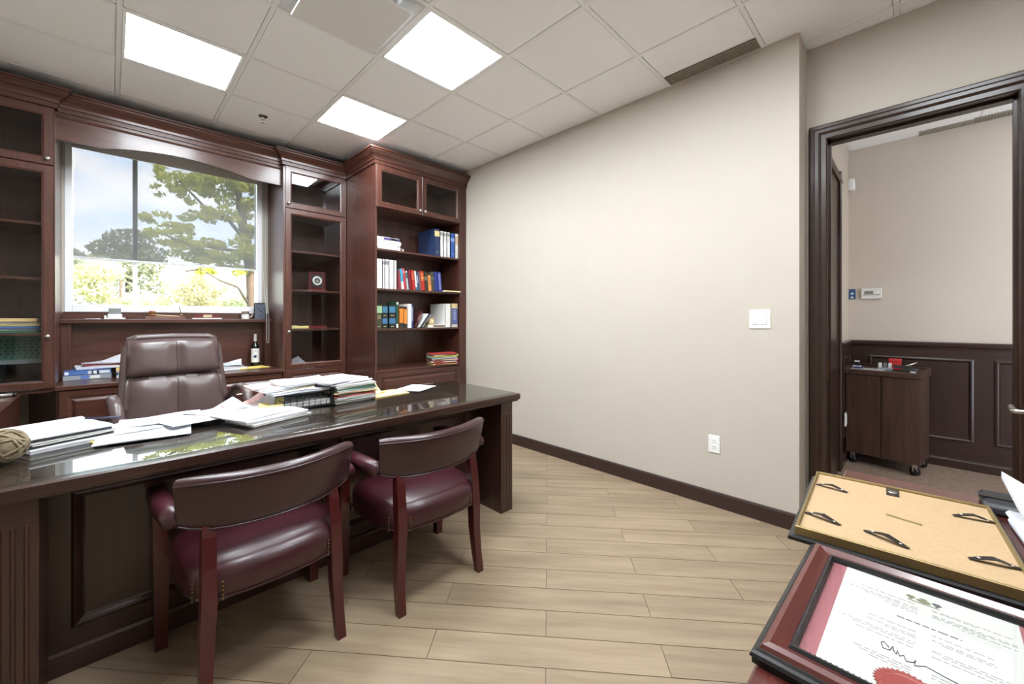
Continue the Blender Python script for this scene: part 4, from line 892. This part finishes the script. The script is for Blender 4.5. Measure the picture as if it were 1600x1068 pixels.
# ------------------------------------------------------------------ worktop items
CZ = .8005
flat_book('upper blue and white textbook of two on the worktop', -.268, -.005, 4.735, 4.93, CZ+.0385, .036, (76, 112, 176), 0, lab=[(.02, .1, (236, 238, 242)), (.5, .98, (206, 210, 214)), (.58, .62, (50, 60, 90)), (.7, .74, (60, 60, 70))])
flat_book('lower grey and blue textbook of two on the worktop', -.272, .0, 4.735, 4.93, CZ, .038, (150, 156, 164), 0, lab=[(.35, .52, (84, 112, 186)), (.55, .75, (214, 216, 214))])
stack('paper_stack', 'white papers with a red edged file heaped above the textbooks', 'paper', -.06, 4.86, CZ+.076, .30, .14, 6, .014, PAPER, .006, .006, corner=.05)
stack('file_folder', 'thin red file under the papers above the textbooks', 'folder', -.04, 4.865, CZ+.0755-.0005+.030, .26, .11, 4, .003, REDP, 0, .001)
stack('paper_stack', 'loose white sheets on top of the heap above the textbooks', 'paper', -.05, 4.865, CZ+.112, .24, .12, -8, .006, PAPER, .01, .006, corner=.05)
for k, (lb, mt, th) in enumerate((('white pad at the bottom', PAPER, .020), ('blue folder in the middle', BLUEP, .014), ('white folder third', PAPER2, .012), ('buff folder on top', BUFF, .016))):
    stack('file_folder', lb+' of the pile behind the swivel chair', 'folder', .15, 4.80, CZ+sum((.020, .014, .012, .016)[:k])+.003*k, .24, .22, 3*math.sin(k*2), th, mt, 0, .001)
stack('paper_stack', 'white papers on the worktop right of the swivel chair', 'paper', .80, 4.72, CZ, .26, .22, 12, .022, PAPER, .004, .006, corner=.03)
stack('paper_sheet', 'crumpled blue-white sheet over the papers right of the swivel chair', 'paper', .82, 4.76, CZ+.034, .2, .16, -10, .001, PAPER, .01, .012, corner=.03)
stack('envelope', 'yellow envelope on the worktop beside the bottle', 'envelope', 1.00, 4.70, CZ, .26, .16, 10, .003, M((232, 206, 110), .7), .002, .003)
t = thing('wine_bottle', 'dark wine bottle with a white label on the worktop', 'bottle', (1.055, 4.83, CZ))
BG = pbr('dark_bottle_glass', (14, 20, 16), .08, coat=.5)
lathe('bottle_body', [(.001, 0), (.034, 0), (.037, .005), (.037, .19), (.034, .215), (.020, .240), (.014, .255), (.0135, .275)], (1.055, 4.83, CZ), BG, t, 24); lathe('foil_cap', [(.0138, .262), (.0148, .264), (.0148, .325), (.016, .326), (.016, .335), (.001, .336)], (1.055, 4.83, CZ), M((214, 208, 200), .35), t, 20)
L = []
for z in (CZ+.045, CZ+.185):
    L.append([(1.055+.0376*math.sin(a), 4.83-.0376*math.cos(a), z) for a in [R(-100+10*k) for k in range(21)]])
V = L[0]+L[1]; mesh('label', V, [(k, k+1, 22+k, 21+k) for k in range(20)], WHITE, t, True)
lathe('label_emblem', [(.001, 0), (.014, 0), (.014, .002)], (1.046, 4.7915, CZ+.105), M((28, 52, 96), .4), t, 18, 'y')
boxes('label_print', [((1.035, 4.7925, CZ+.160), (1.062, 4.7945, CZ+.165))], M((160, 70, 70), .5), t)
# ------------------------------------------------------------------ credenza by the camera with the two picture frames
CT = .77
RW = wood('red_mahogany_top', (84, 40, 34), (64, 28, 24), 'x', .22, .5)
t = thing('credenza', 'glossy red mahogany credenza carrying the two picture frames', 'credenza', (1.08, -.14, 0))
rings('top', [[(.40-o, -.45-o, z), (1.80+o, -.45-o, z), (1.80+o, .172+o, z), (.40-o, .172+o, z)] for o, z in ((-.02, CT-.035), (-.004, CT-.03), (0, CT-.024), (0, CT-.004), (-.004, CT))], RW, t, False)
box('body', (.43, -.42, .08), (1.73, .14, CT-.035), MAHOG, t, .003); box('plinth', (.45, -.40, 0), (1.71, .12, .08), MAHOG, t)
for k in range(3):
    d = panel('door', .45+.42*k, .45+.42*k+.41, .10, CT-.05, .14, [(0, 0), (0, -.016), (.05, -.016), (.06, -.010), (.075, -.010), (.09, -.015)], MAHOG, t)
    lathe('knob', [(.005, 0), (.005, .012), (.012, .018), (.001, .026)], (.48+.42*k if k else .84, .156, .5), BRASS, d, 12, 'y')
# frame lying face down: gold rim, board back, turn clips
def pframe(name, x0, x1, y0, y1, prof, mat, parent, z):
    """four-sided moulding lying flat: prof = [(inset, height)] closed ring"""
    L = []
    for ins, h in prof: L.append([(x0+ins, y0+ins, z+h), (x1-ins, y0+ins, z+h), (x1-ins, y1-ins, z+h), (x0+ins, y1-ins, z+h)])
    return rings(name, L, mat, parent, False, closed=True)
fx0, fx1, fy0, fy1 = 0, .462, -.362, 0
CLIPS = ((.093, -.122, .058, -.196), (.110, -.008, .086, -.080), (.346, -.010, .334, -.082), (.341, -.285, .352, -.357), (.093, -.284, .108, -.357))
t = thing('picture_frame', 'gold and black picture frame lying face down, board backing up', 'picture frame')
pframe('black_moulding', fx0-.012, fx1+.012, fy0-.012, fy1+.012, [(0, 0), (0, .010), (.012, .014), (.03, .014), (.03, 0)], BLACK, t, 0)
pframe('gold_rim', fx0, fx1, fy0, fy1, [(0, .012), (0, .038), (.002, .040), (.005, .040), (.007, .036), (.007, .012)], GOLD, t, 0)
box('backing_board', (fx0+.007, fy0+.007, .024), (fx1-.007, fy1-.007, .031), CORK, t)
TCM = pbr('dark_clip_metal', (72, 66, 62), .35, metal=.8)
def clip_(x, y, a, ln=.075, nm='turn_clip'):
    c, s = math.cos(a), math.sin(a); L = []
    for q, wd, h in ((-.5, .004, .033), (-.42, .006, .034), (-.2, .007, .041), (0, .0085, .045), (.2, .0075, .040), (.42, .005, .034), (.5, .003, .0335)):
        px, py = x+c*q*ln, y+s*q*ln; L.append([(px-s*wd, py+c*wd, h), (px+s*wd, py-c*wd, h), (px+s*wd, py-c*wd, h+.0015), (px-s*wd, py+c*wd, h+.0015)])
    o = rings(nm, L, TCM, t, False)
    for q in (-.3, .32): lathe('rivet', [(.0035, 0), (.003, .0015), (.0005, .002)], (x+c*q*ln, y+s*q*ln, .040 if q < 0 else .0375), STEEL, o, 8)
    return o
# local axes: x runs away along the credenza, y to the left
for x0_, y0_, x1_, y1_ in CLIPS:
    clip_((x0_+x1_)/2, (y0_+y1_)/2, math.atan2(y1_-y0_, x1_-x0_), math.hypot(x1_-x0_, y1_-y0_))
hg = box('hanger_plate', (.392, -.190, .031), (.455, -.163, .034), TCM, t, .001); lathe('hanger_ring', [(.005, 0), (.010, .001), (.010, .004), (.005, .003)], (.415, -.1765, .034), STEEL, hg, 14)
rings('slot_label', [[(.216, -.224, z), (.228, -.224, z), (.243, -.161, z), (.231, -.161, z)] for z in (.031, .0318)], pbr('brass_slot', (150, 134, 84), .4, metal=.5), t, False)
t.location = (1.148, .203, CT+.0005); t.rotation_euler = (0, 0, R(2.8)); t.scale = (1, 1, .78)
# mahogany framed certificate
t = thing('framed_certificate', 'mahogany framed certificate with rose mat and red seal', 'picture frame')
W_, Ln = .42, .38                      # x size, y size (y runs to the right = negative)
pframe('black_outer_lip', 0, W_, -Ln, 0, [(0, 0), (0, .008), (-.003, .011), (-.001, .016), (.003, .019), (.006, .022), (.010, .022), (.010, 0)], BLACK, t, 0)
pframe('mahogany_moulding', .007, W_-.007, -Ln+.007, -.007, [(0, .021), (.004, .028), (.012, .031), (.024, .025), (.033, .022), (.033, .010), (0, .010)], MAHOG, t, 0)
pframe('black_inner_lip', .038, W_-.038, -Ln+.038, -.038, [(0, .023), (.003, .027), (.006, .027), (.009, .022), (.009, .014), (0, .014)], BLACK, t, 0)
bead_pts = [(x, y) for y in (-.0430, -Ln+.0430) for x in [.044+.0062*k for k in range(54)]]+[(x, y) for x in (.0430, W_-.0430) for y in [-.046-.0062*k for k in range(47)]]
V, F = [], []
for x, y in bead_pts:
    k = len(V); r = .0018; V += [(x-r, y, .0268), (x+r, y, .0268), (x, y-r, .0268), (x, y+r, .0268), (x, y, .0292), (x, y, .0262)]
    F += [(k+a, k+b, k+4) for a, b in ((0, 2), (2, 1), (1, 3), (3, 0))]
o = mesh('beading', V, F, pbr('pewter_bead', (96, 92, 90), .4, metal=.6), t); o['kind'] = 'stuff'
box('mat_board', (.045, -Ln+.045, .008), (W_-.045, -.045, .0165), PINKM, t)
CWd = .217; cx1, cy1 = W_-.0475, -.0685; cy0 = cy1-CWd
ct = box('certificate', (.0475, cy0, .0165), (cx1, cy1, .0172), PARCH, t)
CZ2 = .0173
def line(u0, u1, v, h=.0014, m=INK, dash=.008):
    """row of printed words: u across (0 left..1 right), v down from the top in metres"""
    L = []; u = u0; rn = random.Random(int(v*1e4)+int(u0*100))
    while u < u1:
        wl = rn.uniform(.5, 1.5)*dash/CWd; a, b = u, min(u+wl, u1); u = b+(.0025)/CWd
        L.append(((cx1-v-h, cy1-b*CWd, CZ2), (cx1-v, cy1-a*CWd, CZ2+.0002)))
    return L
rows = []
for v, u0, u1 in ((.052, .12, .47), (.064, .05, .47), (.070, .15, .47), (.078, .28, .47), (.083, .32, .47), (.140, .20, .47), (.153, .20, .47), (.158, .3, .47), (.172, .06, .47), (.178, .12, .47), (.188, .15, .47), (.240, .16, .47), (.246, .2, .47), (.252, .25, .47),
                  (.052, .55, .95), (.056, .55, .78), (.068, .55, .97), (.072, .55, .97), (.076, .55, .82), (.082, .7, .97), (.132, .55, .85), (.145, .55, .85), (.150, .6, .85), (.175, .55, .9), (.181, .6, .97), (.190, .55, .97), (.235, .55, .9), (.242, .55, .85)):
    rows += line(u0, u1, v)
o = boxes('printed_text', rows, INK, ct); o['kind'] = 'stuff'
o = boxes('printed_name', line(.36, .70, .112, .0030, M((70, 70, 70)), .008), M((70, 70, 70), .7), ct); o['kind'] = 'stuff'
def cp(u, v): return (cx1-v, cy1-u*CWd)
# crest: shield with two supporters and a scroll, printed
def blob(name, u, v, ru, rv, m, n=14, wob=0):
    x, y = cp(u, v); P = [(x+rv*math.sin(a)*(1+wob*math.sin(3*a)), y+ru*math.cos(a)*(1+wob*math.cos(4*a)), CZ2) for a in [2*math.pi*k/n for k in range(n)]]
    return rings(name, [P, [(p[0], p[1], p[2]+.0003) for p in P]], m, ct, False)
blob('crest_shield', .5, .034, .009, .0055, OLIVE); blob('crest_top', .5, .0255, .005, .0022, OLIVE)
blob('crest_supporter', .425, .031, .005, .007, OLIVE, 14, .35); blob('crest_supporter', .575, .031, .005, .007, M((70, 70, 74)), 14, .35); blob('crest_scroll', .5, .0425, .021, .0014, OLIVE)
sg = [(.33, .132), (.30, .124), (.285, .128), (.30, .139), (.335, .138), (.35, .126), (.355, .134), (.37, .140), (.375, .131), (.39, .141), (.41, .136), (.425, .146), (.46, .142), (.47, .136), (.465, .148), (.52, .139), (.60, .143), (.68, .146), (.74, .150), (.79, .158), (.81, .166)]
tube('signature', [(*cp(.3+(u-.285)*.95, .205+(v-.124)*1.15), CZ2+.0006) for u, v in sg], .0006, INKD, ct, 5)
x, y = cp(.45, .292); P = []
for k in range(72):
    a = 2*math.pi*k/72; r = .032 if k % 2 else .0358; P.append((x+r*math.cos(a), y+r*math.sin(a)))
sl = rings('seal', [[(p, q, CZ2+.0003) for p, q in P], [(p, q, CZ2+.0011) for p, q in P]], SEALM, ct, False)
lathe('seal_ring', [(.024, .0011), (.025, .0016), (.027, .0016), (.028, .0011)], (x, y, CZ2), SEALM, sl, 36, cap=False)
box('glazing', (.0465, -Ln+.0465, .0195), (W_-.0465, -.0465, .0205), GLS, t)
t.location = (.688, .176, CT+.0005); t.rotation_euler = (0, 0, R(-1.4))
# loose things at the right end of the credenza
t = thing('strap_case', 'black leather case beside the face-down frame', 'case', (1.66, -.2, CT))
rings('body', [[(1.655+o, -.33+o, z), (1.785-o, -.33+o, z), (1.785-o, -.128-o, z), (1.655+o, -.128-o, z)] for o, z in ((.004, CT+.0005), (0, CT+.005), (0, CT+.022), (.006, CT+.030), (.016, CT+.032))], pbr('black_leather', (38, 38, 42), .45, bump=.2), t)
box('strap', (1.70, -.335, CT+.031), (1.73, -.122, CT+.035), BLACK, t, .001)
stack('paper_stack', 'white papers right of the face-down frame on the credenza', 'paper', 1.43, -.285, CT+.0005, .36, .22, 4, .03, PAPER, .004, .003)
stack('paper_stack', 'loose white sheets curling up on the papers by the frame', 'paper', 1.52, -.285, CT+.042, .28, .22, 8, .004, PAPER, .012, .006, corner=.05)
# ------------------------------------------------------------------ hall cart (front faces -x)
CV = wood('cart_wood', (84, 58, 47), (62, 41, 33), 'z', .45, .05)
t = thing('rolling_cart', 'brown two-door cabinet cart on casters in the hall', 'cart')
boxes('body', [((-.18, -.24, .095), (.2, -.222, .80)), ((-.18, .222, .095), (.2, .24, .80)), ((.185, -.222, .095), (.2, .222, .80)), ((-.18, -.222, .095), (.185, .222, .113))], CV, t)
box('top', (-.21, -.252, .80), (.212, .252, .842), CV, t, .003)
boxes('tray_rim', [((.20, -.252, .842), (.212, .252, .868)), ((-.21, -.252, .842), (.212, -.24, .862)), ((-.21, .24, .842), (.212, .252, .862))], CV, t)
for a, b in ((-.239, -.003), (.003, .239)):
    box('door', (-.20, a, .098), (-.181, b, .797), CV, t, .002)
for x in (-.15, .16):
    for y in (-.2, .2):
        w_ = tube('caster', [(x-.012, y+.012, .034), (x+.012, y-.012, .034)], .034, BLACK, t, 16); box('fork', (x-.02, y-.016, .034), (x+.012, y+.016, .094), STEEL, w_, .003)
t.location = (4.875, .185, 0); t.rotation_euler = (0, 0, R(-8))
def cart(u, v): c, s = math.cos(R(-8)), math.sin(R(-8)); return (4.875+u*c-v*s, .185+u*s+v*c)
TZ = .8425
x, y = cart(-.10, .10); stack('paper_sheet', 'white paper lying on top of the hall cart', 'paper', x, y, TZ, .16, .22, -8, .003, PAPER2, 0, .001)
x, y = cart(-.12, .17); box('stamp', (x-.02, y-.035, TZ+.005), (x+.02, y+.035, TZ+.018), M((40, 50, 110)), None, .003); tag(bpy.data.objects['stamp'], 'blue ink stamp pad on the hall cart paper', 'stamp')
x, y = cart(-.04, .195); t = thing('hand_stamp', 'black and white hand stamp at the left end of the hall cart', 'stamp', (x, y, TZ)); box('base', (x-.02, y-.03, TZ), (x+.02, y+.03, TZ+.02), WHITE, t, .003); box('grip', (x-.016, y-.02, TZ+.02), (x+.016, y+.02, TZ+.055), BLACK, t, .006); box('cap', (x-.015, y-.018, TZ+.055), (x+.015, y+.018, TZ+.066), WHITE, t, .003)
x, y = cart(-.06, .0); t = thing('tape_dispenser', 'grey and white stamp holder in the middle of the hall cart', 'holder', (x, y, TZ)); box('base', (x-.03, y-.05, TZ), (x+.03, y+.05, TZ+.022), M((150, 156, 160)), t, .004)
for q, c_ in ((-.032, WHITE), (0, M((110, 116, 120))), (.032, WHITE)): box('stamp_grip', (x-.014, y+q-.012, TZ+.022), (x+.014, y+q+.012, TZ+.062), c_, t, .004)
x, y = cart(.06, -.045); t = thing('red_box', 'bright red small box at the back of the hall cart', 'box', (x, y, TZ)); box('box_body', (x-.03, y-.04, TZ), (x+.03, y+.04, TZ+.085), M((196, 40, 44)), t, .003); box('lid', (x-.032, y-.042, TZ+.075), (x+.032, y+.042, TZ+.095), M((206, 48, 50)), t, .003)
x, y = cart(-.05, -.125); t = thing('stapler', 'black stapler on the right half of the hall cart', 'stapler', (x, y, TZ)); box('base', (x-.022, y-.08, TZ), (x+.022, y+.08, TZ+.012), BLACK, t, .004)
rings('arm', [[(x-.018, yy, TZ+z0), (x+.018, yy, TZ+z0), (x+.014, yy, TZ+z1), (x-.014, yy, TZ+z1)] for yy, z0, z1 in ((y-.08, .016, .028), (y-.02, .016, .046), (y+.075, .03, .05))], BLACK, t, False)
x, y = cart(.05, -.13); t = thing('scissors', 'scissors with dark handles leaning at the back of the hall cart', 'scissors', (x, y, TZ)); tube('blade', [(x, y+.07, TZ+.012), (x+.01, y-.06, TZ+.075)], [.006, .002], STEEL, t); tube('blade', [(x+.006, y+.06, TZ+.008), (x+.012, y-.055, TZ+.07)], [.006, .002], STEEL, t); tube('handle_loop', [(x, y+.07+.02*math.cos(a), TZ+.014+.012*math.sin(a)) for a in [math.pi*k/6 for k in range(13)]], .004, BLACK, t, 6)
x, y = cart(-.15, -.19); t = box('eraser', (x-.012, y-.018, TZ), (x+.012, y+.018, TZ+.012), WHITE, None, .003); tag(t, 'small white eraser near the front right of the hall cart', 'eraser')
t = thing('ceiling_light', 'added unseen light panel brightening the hall past the doorway', 'light', (4.2, -1.35, HH)); box('diffuser', (3.92, -1.63, HH-.008), (4.48, -1.07, HH-.001), emit('added_hall_light', (1, .95, .88), 9.0), t)  # unseen lamp added out of view to light the hall
L = [[(4.2+sx*s, -1.35+sy*s, z) for sx, sy in ((-1, -1), (1, -1), (1, 1), (-1, 1))] for s, z in ((.305, HH), (.305, HH-.012), (.282, HH-.012), (.282, HH))]
rings('frame', L, WHITE, t, False, cap=False)
# ------------------------------------------------------------------ outdoors
GR = pbr('lawn_and_paving', (150, 158, 110), .95, noise=.3, nscale=1.2)
o = struct(box('ground', (-40, 5.3, -.6), (60, 90, -.35), GR), 'lawn outside the window')
def foliage(name, clumps, n, size, mat, parent, seed):
    rn = random.Random(seed); V, F = [], []; tot = sum(r**2 for _, r, _ in clumps)
    for c, r, sq in clumps:
        for _ in range(int(n*r*r/tot)):
            while True:
                p = Vector((rn.uniform(-1, 1), rn.uniform(-1, 1), rn.uniform(-1, 1)))
                if .05 < p.length < 1: break
            p = p.normalized()*p.length**.6
            p = Vector(c)+Vector((p.x*r, p.y*r, p.z*r*sq))
            a = Vector((rn.gauss(0, 1), rn.gauss(0, 1), rn.gauss(0, .7))).normalized(); b = a.orthogonal().normalized(); b.rotate(Matrix.Rotation(rn.uniform(0, 6.28), 3, a))
            s = size*rn.uniform(.6, 1.3); d = a.cross(b); k = len(V)
            V += [p-b*s, p+d*s*.42, p+b*s, p-d*s*.42]; F.append((k, k+1, k+2, k+3))
    me = bpy.data.meshes.new(name); c0 = wloc(parent); me.from_pydata([v-c0 for v in V], [], F); me.materials.append(mat)
    o = bpy.data.objects.new(name, me); link(o, parent, c0); o['kind'] = 'stuff'; return o
tr0 = thing('shade_tree', 'broad leafed tree with spreading branches just outside the window', 'tree', (2.16, 10, -.35))
tube('trunk', [(2.16, 10, -.4), (2.16, 10, 1.6), (2.13, 10, 2.2), (2.02, 10, 2.9), (1.92, 10, 3.5), (1.85, 10, 4.3)], [.16, .13, .12, .10, .08, .04], BARK, tr0, 10)
for P_, r in (([(2.13, 10, 2.2), (1.85, 9.9, 2.35), (1.5, 9.8, 2.32), (1.0, 9.8, 2.2)], .035), ([(2.1, 10, 1.55), (1.85, 9.9, 1.95), (1.55, 9.8, 2.05), (1.2, 9.7, 2.25)], .035), ([(2.0, 10, 2.95), (1.7, 9.9, 3.3), (1.3, 9.9, 3.5), (.9, 9.8, 3.9)], .045), ([(1.92, 10, 3.5), (2.2, 10, 3.9), (2.5, 10, 4.2)], .04), ([(2.05, 10, 2.7), (1.6, 9.9, 2.7), (1.0, 9.9, 2.75), (.6, 9.9, 2.9)], .04), ([(2.1, 10, 2.5), (2.5, 10, 3.0), (2.9, 10, 3.3)], .05)):
    tube('branch', P_, [r*(1-.22*k) for k in range(len(P_))], BARKG, tr0, 8)
cl = [((.78, 9.8, 4.05), .20, .7), ((.95, 9.8, 3.75), .28, .7), ((.72, 9.9, 3.7), .18, .7), ((1.25, 9.9, 3.95), .34, .7), ((1.65, 10, 4.0), .40, .75), ((2.1, 10, 4.0), .42, .75), ((2.2, 10, 3.4), .40, .7), ((1.2, 9.9, 3.42), .26, .6), ((1.6, 9.9, 3.45), .26, .6), ((.56, 9.9, 3.12), .18, .6), ((.75, 9.8, 2.88), .28, .65), ((1.05, 9.8, 2.62), .28, .6), ((1.4, 9.9, 2.62), .36, .6), ((1.75, 10, 2.66), .36, .6), ((2.15, 10, 2.8), .38, .6), ((.95, 9.9, 3.02), .16, .6), ((2.0, 9.9, 2.3), .2, .4), ((1.3, 9.8, 2.22), .16, .4), ((2.8, 10, 3.2), .6, .7), ((2.7, 10, 4.2), .7, .8), ((1.9, 10, 4.7), .7, .6)]
rn = random.Random(21); cl2 = []
for c, r, sq in cl:
    for _ in range(8):
        a, b, e = rn.uniform(-1, 1), rn.uniform(-1, 1), rn.uniform(-1, 1)
        cl2.append(((c[0]+a*r*.95, c[1]+b*r*.8, c[2]+e*r*sq), r*rn.uniform(.34, .52), rn.uniform(.45, .7)))
foliage('leaves', cl2, 20000, .046, leafmat('tree_leaf', (184, 186, 82)), tr0, 11)
bushes = [('grey-green evergreen shrub at the left edge of the window view', (-.95, 12.4), .6, 2.9, (176, 180, 164), 3000), ('pale yellow-green bush left of the window mullion', (.15, 13.6), 1.0, 2.75, (206, 205, 166), 5500), ('rounded yellow-green bush right of the window mullion', (1.75, 13.8), 1.15, 2.65, (210, 204, 168), 5500), ('low green bush beneath the tree branches', (3.1, 13.2), .95, 2.0, (190, 198, 162), 4000), ('broad bush behind the tree trunk', (4.6, 15.5), 1.2, 2.6, (196, 199, 156), 4000), ('broad bush at the far left of the lawn', (-2.6, 14), 1.2, 2.6, (190, 196, 140), 2500)]
for lb, (x, y), r, top, rgb, n in bushes:
    t = thing('garden_bush', lb, 'bush', (x, y, -.35), 'bushes outside the window'); rn = random.Random(int(x*100)+5)
    tube('stem', [(x, y, -.4), (x+.05, y, .6), (x, y, top-.5)], [.07, .05, .02], BARK, t, 7)
    cl = [((x+rn.uniform(-.6, .6)*r, y+rn.uniform(-.4, .4)*r, -.2+(top-.1)*q/6), r*rn.uniform(.45, .62)*(1.0 if q < 5 else .75), .7) for q in range(1, 7) for _ in (0, 1)]
    foliage('leaves', cl, n*2, .06, leafmat('bush_leaf_%02x%02x%02x' % rgb, rgb), t, int(x*10)+77)
t = thing('distant_tree', 'dark rounded tree far beyond the bushes', 'tree', (.6, 26, -.35)); tube('trunk', [(.6, 26, -.4), (.6, 26, 4.4)], [.25, .1], BARKG, t)
foliage('leaves', [((.6, 26, 5.0), .9, .55), ((.0, 26, 4.5), .8, .5), ((1.2, 26, 4.4), .8, .5), ((.6, 26, 3.9), 1.4, .5), ((.6, 26, 2.6), 1.6, .7)], 3500, .13, leafmat('far_leaf', (140, 144, 116)), t, 5)
t = thing('distant_tree', 'low dark tree at the far left beyond the bushes', 'tree', (-4.6, 28, -.35)); tube('trunk', [(-4.6, 28, -.4), (-4.6, 28, 3.8)], [.25, .1], BARKG, t)
foliage('leaves', [((-4.6, 28, 4.1), .9, .5), ((-3.6, 28, 3.9), .8, .4), ((-5.6, 28, 3.6), 1.2, .6), ((-4.4, 28, 2.6), 1.6, .6)], 3000, .13, leafmat('far_leaf2', (140, 146, 120)), t, 6)
t = thing('parked_car', 'pale parked car glimpsed behind the tree trunk', 'car', (3.7, 17.5, -.35))
rings('body', [[(x, y0_, z) for y0_, z in ((16.7, .0), (16.65, .5), (16.8, .8), (18.2, .8), (18.35, .5), (18.3, .0))] for x in (1.9, 5.9)], M((226, 230, 234), .25), t, False)
rings('cabin', [[(2.6, 16.9, .8), (5.2, 16.9, .8), (5.2, 18.1, .8), (2.6, 18.1, .8)], [(3.2, 17.05, 1.35), (4.7, 17.05, 1.35), (4.7, 17.95, 1.35), (3.2, 17.95, 1.35)]], M((180, 196, 210), .15), t, False)
for x in (2.7, 5.1):
    for y in (16.72, 18.28): tube('wheel', [(x, y-.1, -.03), (x, y+.1, -.03)], .32, BLACK, t, 16)
